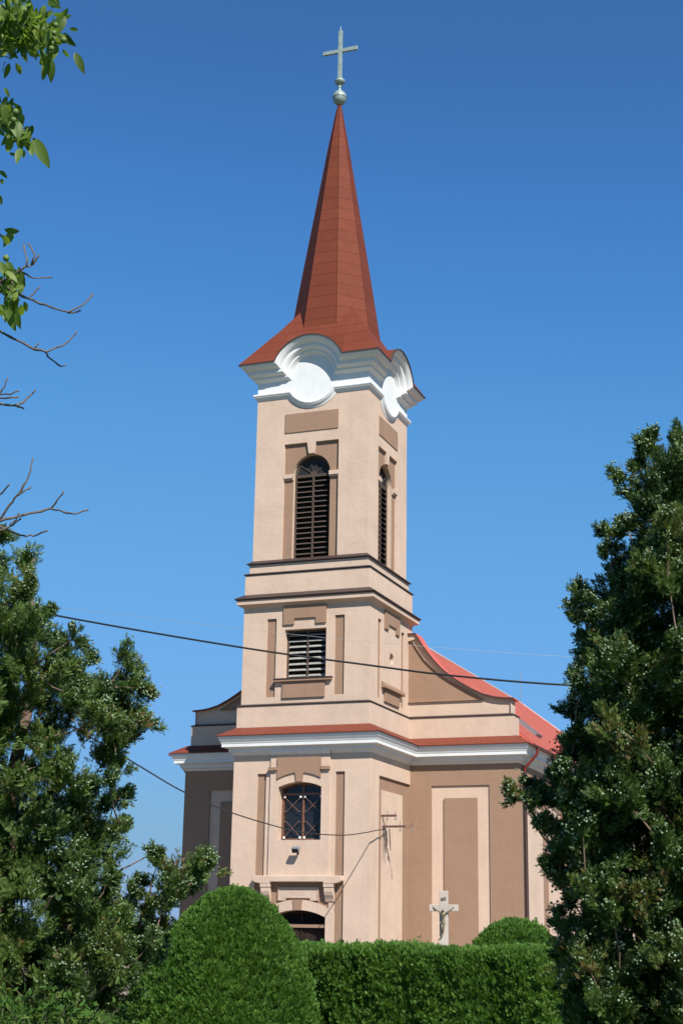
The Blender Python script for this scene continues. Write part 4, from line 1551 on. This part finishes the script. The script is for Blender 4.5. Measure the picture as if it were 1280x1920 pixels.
def walnut():
    global rng
    rng = np.random.default_rng(5)
    D = 6.0
    base = at(-620, 1757, 6.4)
    base[2] = 0
    t = empty('walnut_tree', tuple(base))
    tag(t, 'walnut tree reaching in from the upper left with green nuts and bare twigs', 'tree')
    tr = MB()
    top = at(-560, -600, 6.4)
    stem = [base, base + np.array([.05, .02, 1.4]), base * .55 + top * .45 + np.array([.1, 0, 0]), base * .2 + top * .8, top]
    stem[2][2] = 2.8; 
    tr.tube(stem, [.19, .16, .13, .09, .05], 12)
    P = []
    def limb(v0, dz=0.0, d1=D):
        """limb from the stem to just outside the view at height of pixel row v0"""
        e = at(-45, v0, d1)
        z = max(.6, e[2] - .9)
        s = np.array([np.interp(z, [q[2] for q in stem], [q[i] for q in stem]) for i in range(3)])
        m = (s + e) / 2 + np.array([0, 0, -.12 + dz])
        tr.tube([s, m, e], [.05, .03, .012], 7, cap=False)
        return e
    def twig(pts, r0=.0062, r1=.003, d=D, fromlimb=True):
        q = [at(u, v, d + .10 * math.sin(u * .05 + v * .03)) for u, v in pts]
        if fromlimb:
            q = [at(-50, pts[0][1] + 8, d)] + q
        n = len(q)
        # knotty outline
        out, rad = [], []
        for i in range(n - 1):
            for f in (0, .33, .66):
                out.append(q[i] + (q[i + 1] - q[i]) * f + rng.normal(size=3) * .0016)
                rad.append((r0 + (r1 - r0) * (i + f) / (n - 1)) * rng.uniform(.85, 1.2))
        out.append(q[-1]); rad.append(r1 * 1.35)
        MB().tube(out, rad, 6).build('twig', M['twig'], t, smooth=True)
    for v in (60, 250, 530, 625, 755, 975):
        limb(v + 8)
    twig([(0, 530), (20, 519), (49, 500), (63, 496), (73, 478)])
    twig([(49, 500), (52, 489), (45, 458)], .0042, .003, fromlimb=False)
    twig([(60, 496), (66, 478), (54, 457)], .0042, .003, fromlimb=False)
    twig([(40, 508), (52, 516), (63, 522), (98, 520)], .004, .0026, fromlimb=False)
    twig([(0, 533), (34, 550), (63, 564), (97, 576), (129, 586), (155, 573), (175, 550)])
    twig([(54, 560), (66, 547), (76, 537)], .0035, .0025, fromlimb=False)
    twig([(129, 587), (142, 586), (151, 582)], .004, .003, fromlimb=False)
    twig([(0, 620), (29, 636), (57, 650), (86, 660), (117, 648), (137, 633), (145, 622)])
    twig([(86, 661), (95, 673), (115, 688), (124, 684)], .004, .0028, fromlimb=False)
    twig([(66, 653), (73, 644)], .0035, .0025, fromlimb=False)
    twig([(0, 757), (29, 761), (43, 755), (60, 739), (67, 731)])
    twig([(30, 761), (45, 766)], .0035, .0025, fromlimb=False)
    twig([(0, 746), (20, 746), (35, 744)], .0045, .003)
    twig([(0, 740), (20, 738), (36, 733)], .0035, .0025)
    twig([(0, 737), (9, 724), (16, 708)], .004, .0025)
    twig([(0, 975), (17, 949), (34, 928), (49, 905), (57, 882), (62, 859)], .0062, .0028)
    twig([(34, 929), (46, 921), (59, 913)], .0035, .0025, fromlimb=False)
    twig([(0, 977), (34, 968), (65, 961), (95, 954), (120, 960), (138, 964), (166, 956)])
    twig([(95, 954), (109, 937), (120, 921)], .0042, .0028, fromlimb=False)
    twig([(0, 929), (9, 918), (18, 908)], .004, .003)
    twig([(0, 987), (29, 1000), (45, 1004), (63, 1005), (89, 995)], .0052, .003)
    twig([(5, 993), (25, 985), (40, 972)], .0045, .0028)
    twig([(20, 985), (30, 976), (36, 962)], .0035, .0025, fromlimb=False)
    # leafy shoots
    twig([(0, -20), (25, 5), (40, 25)], .006, .004)
    twig([(0, 20), (50, 45), (95, 60), (118, 75)], .006, .003)
    twig([(0, 215), (20, 235), (40, 262)], .005, .003)
    twig([(0, 440), (15, 452)], .005, .003)
    twig([(0, 500), (20, 525), (30, 545)], .005, .003)
    tr.build('trunk', M['bark'], t, smooth=True)
    # leaflets: (tip direction in the picture, length px)
    LP, LD, LS = [], [], []
    def leaf(u0, v0, u1, v1, d=None):
        u1, v1 = u0 + (u1 - u0) * .9, v0 + (v1 - v0) * .9
        d = d if d is not None else D + rng.uniform(-.22, .22)
        p, q = at(u0, v0, d), at(u1, v1, d + rng.uniform(-.06, .06))
        LP.append(p); LD.append(q - p); LS.append(np.linalg.norm(q - p))
    for a in ((140, 98, 160, 138), (62, 258, 94, 313), (118, 92, 132, 112), (95, 108, 98, 158), (88, 115, 80, 152), (100, 100, 68, 130), (30, 118, 45, 146), (18, 118, 10, 150), (50, 262, 62, 288), (58, 245, 48, 278), (40, 278, 30, 302), (45, 280, 46, 300),
              (22, 255, 12, 295), (15, 245, 22, 280), (5, 195, 20, 245), (20, 195, 5, 225), (12, 575, 28, 622), (22, 560, 35, 620), (5, 570, 2, 600), (40, 570, 42, 600), (45, 565, 55, 590), (8, 430, 44, 438), (25, 432, 10, 462), (5, 440, 22, 465), (40, 520, 44, 545), (35, 500, 45, 540),
              (0, 320, 14, 332), (2, 335, 9, 350), (0, 365, 4, 388), (122, 30, 112, 62), (115, 35, 133, 30), (90, 2, 110, 12), (100, -8, 112, 8)):
        leaf(*a)
    for (cu, cv, su, sv, n) in ((30, 30, 45, 28, 180), (62, 66, 38, 26, 150), (15, 75, 24, 32, 100), (95, 65, 20, 20, 46), (14, 225, 18, 30, 80), (38, 255, 16, 18, 30), (8, 510, 14, 22, 9), (15, 545, 17, 32, 62), (30, 530, 10, 20, 7), (-40, 40, 40, 60, 40), (-35, 250, 30, 40, 25), (-30, 540, 25, 50, 25)):
        for _ in range(n):
            u, v = cu + rng.normal() * su * .6, cv + rng.normal() * sv * .6
            a = rng.normal(math.pi / 2, .75)
            l = rng.uniform(17, 34)
            leaf(u - l * .5 * math.cos(a), v - l * .5 * math.sin(a), u + l * .5 * math.cos(a), v + l * .5 * math.sin(a))
    V, Fc = scatter(np.array(LP), np.array(LD), np.array(LS), LEAF, roll=(lambda w_: w_ / np.linalg.norm(w_, axis=1, keepdims=True))(CAM - np.array(LP)) * np.where(np.arange(len(LP)) < 33, 2.2, .5)[:, None])
    np_mesh('leaves', V, Fc, M['walnut'], t, np.repeat(np.clip(rng.normal(.5, .25, len(LP)), 0, 1), len(LEAF[0])), smooth=True)
    for (u, v, r) in ((105, 47, 5.2), (120, 75, 6), (97, 91, 5), (102, 62, 5), (30, 210, 6), (26, 225, 5.5), (12, 484, 6)):
        c = at(u, v, D - .24)
        V_, F_ = ICO2
        np_mesh('walnut', c + V_ * np.array([1, 1, 1.12]) * r * D / FPX, F_, M['husk'], t, smooth=True)


ICO2 = ico(2)
walnut()


def leafy_shrub():
    global rng
    rng = np.random.default_rng(77)
    d = 9.5
    b0 = at(60, 1757, d)
    t = empty('leafy_shrub', (b0[0], b0[1], 0))
    tag(t, 'low broad-leaved shrub with bright leaflets under the left conifers', 'shrub')
    st = MB()
    LP, LD, LS = [], [], []
    for k in range(110):
        u, v = rng.uniform(-120, 230), 1885 + rng.normal() * 22 + 25 * abs(rng.normal())
        dd = d + rng.uniform(-.5, .6)
        tip = at(u, v, dd)
        root = np.array([b0[0] + rng.normal() * .25, b0[1] + rng.normal() * .25, 0.0])
        mid = (root + tip) / 2 + np.array([0, 0, .18])
        st.tube([root, mid, tip], [.006, .004, .002], 5, cap=False)
        for j in range(46):
            f = rng.uniform(.45, 1.02)
            p = (root * (1 - f) ** 2 + mid * 2 * f * (1 - f) + tip * f * f) + rng.normal(size=3) * .03
            LP.append(p)
            LD.append(rng.normal(size=3) * .7 + np.array([0, 0, .1]))
            LS.append(rng.uniform(.035, .07))
    st.build('stems', M['green_stem'], t, smooth=True)
    V, Fc = scatter(np.array(LP), np.array(LD), np.array(LS), LEAF)
    np_mesh('leaves', V, Fc, M['shrub'], t, np.repeat(np.clip(rng.normal(.5, .25, len(LP)), 0, 1), len(LEAF[0])))


leafy_shrub()


def weed(u, v_top, d, lab, seed):
    global rng
    rng = np.random.default_rng(seed)
    b0 = at(u, 1757, d)
    top = at(u + 3, v_top, d)
    t = empty('wild_shoot', (b0[0], b0[1], 0))
    tag(t, lab, 'plant')
    root = np.array([b0[0], b0[1], 0.])
    n = 14
    pts = [root + (top - root) * i / n + np.array([.008 * math.sin(i * 2.1), .008 * math.cos(i * 1.7), 0]) for i in range(n + 1)]
    MB().tube(pts, list(np.linspace(.006, .0025, n + 1)), 5).build('stem', M['twig'], t, smooth=True)
    LP, LD, LS = [], [], []
    for i in range(6, n + 1):
        for _ in range(3):
            LP.append(pts[i]); LD.append(rng.normal(size=3) + np.array([0, 0, .3])); LS.append(rng.uniform(.03, .055))
    V, Fc = scatter(np.array(LP), np.array(LD), np.array(LS), LEAF)
    np_mesh('leaves', V, Fc, M['shrub'], t, np.repeat(rng.random(len(LP)), len(LEAF[0])))


weed(786, 1758, 19.2, 'thin weed shoot above the hedge, left of the crucifix by the brown wall', 3)
weed(819, 1762, 19.0, 'thin weed shoot above the hedge just beside the foot of the crucifix', 4)


# ------------------------------------------------------------------ far field edge
def far_bush(u, v_top, wpx, d, lab, seed):
    global rng
    rng = np.random.default_rng(seed)
    c = at(u, 1752, d)
    top = at(u, v_top, d)[2]
    hw = wpx * d / FPX
    t = empty('distant_tree', (c[0], c[1], 0))
    tag(t, lab, 'tree', 'distant trees beyond the church')
    MB().tube([(c[0], c[1], 0), (c[0] + .1, c[1], top * .35), (c[0], c[1] + .1, top * .7)], [.25, .18, .08], 7).build('trunk', M['bark'], t)
    n = 5000
    cen = rng.normal(size=(40, 3)) * np.array([hw * .45, hw * .45, top * .22]) + np.array([c[0], c[1], top * .62])
    k = rng.integers(0, 40, n)
    P = cen[k] + rand_unit(n) * (np.cbrt(rng.random(n)) * hw * .33)[:, None]
    P[:, 2] = np.clip(P[:, 2], .2, top)
    V, Fc = scatter(P, rand_unit(n) + np.array([0, 0, .2]), rng.uniform(.3, .6, n), LEAF)
    np_mesh('crown', V, Fc, M['far'], t, np.repeat(rng.random(n), len(LEAF[0])))


for i, (u, vt, wp, d) in enumerate(((285, 1742, 26, 120), (322, 1748, 20, 135), (240, 1738, 30, 150))):
    far_bush(u, vt, wp, d, ['low distant tree glimpsed left of the church beside the big dome', 'low distant tree closest to the corner of the church wall', 'low distant tree half hidden behind the left conifer'][i], 90 + i)
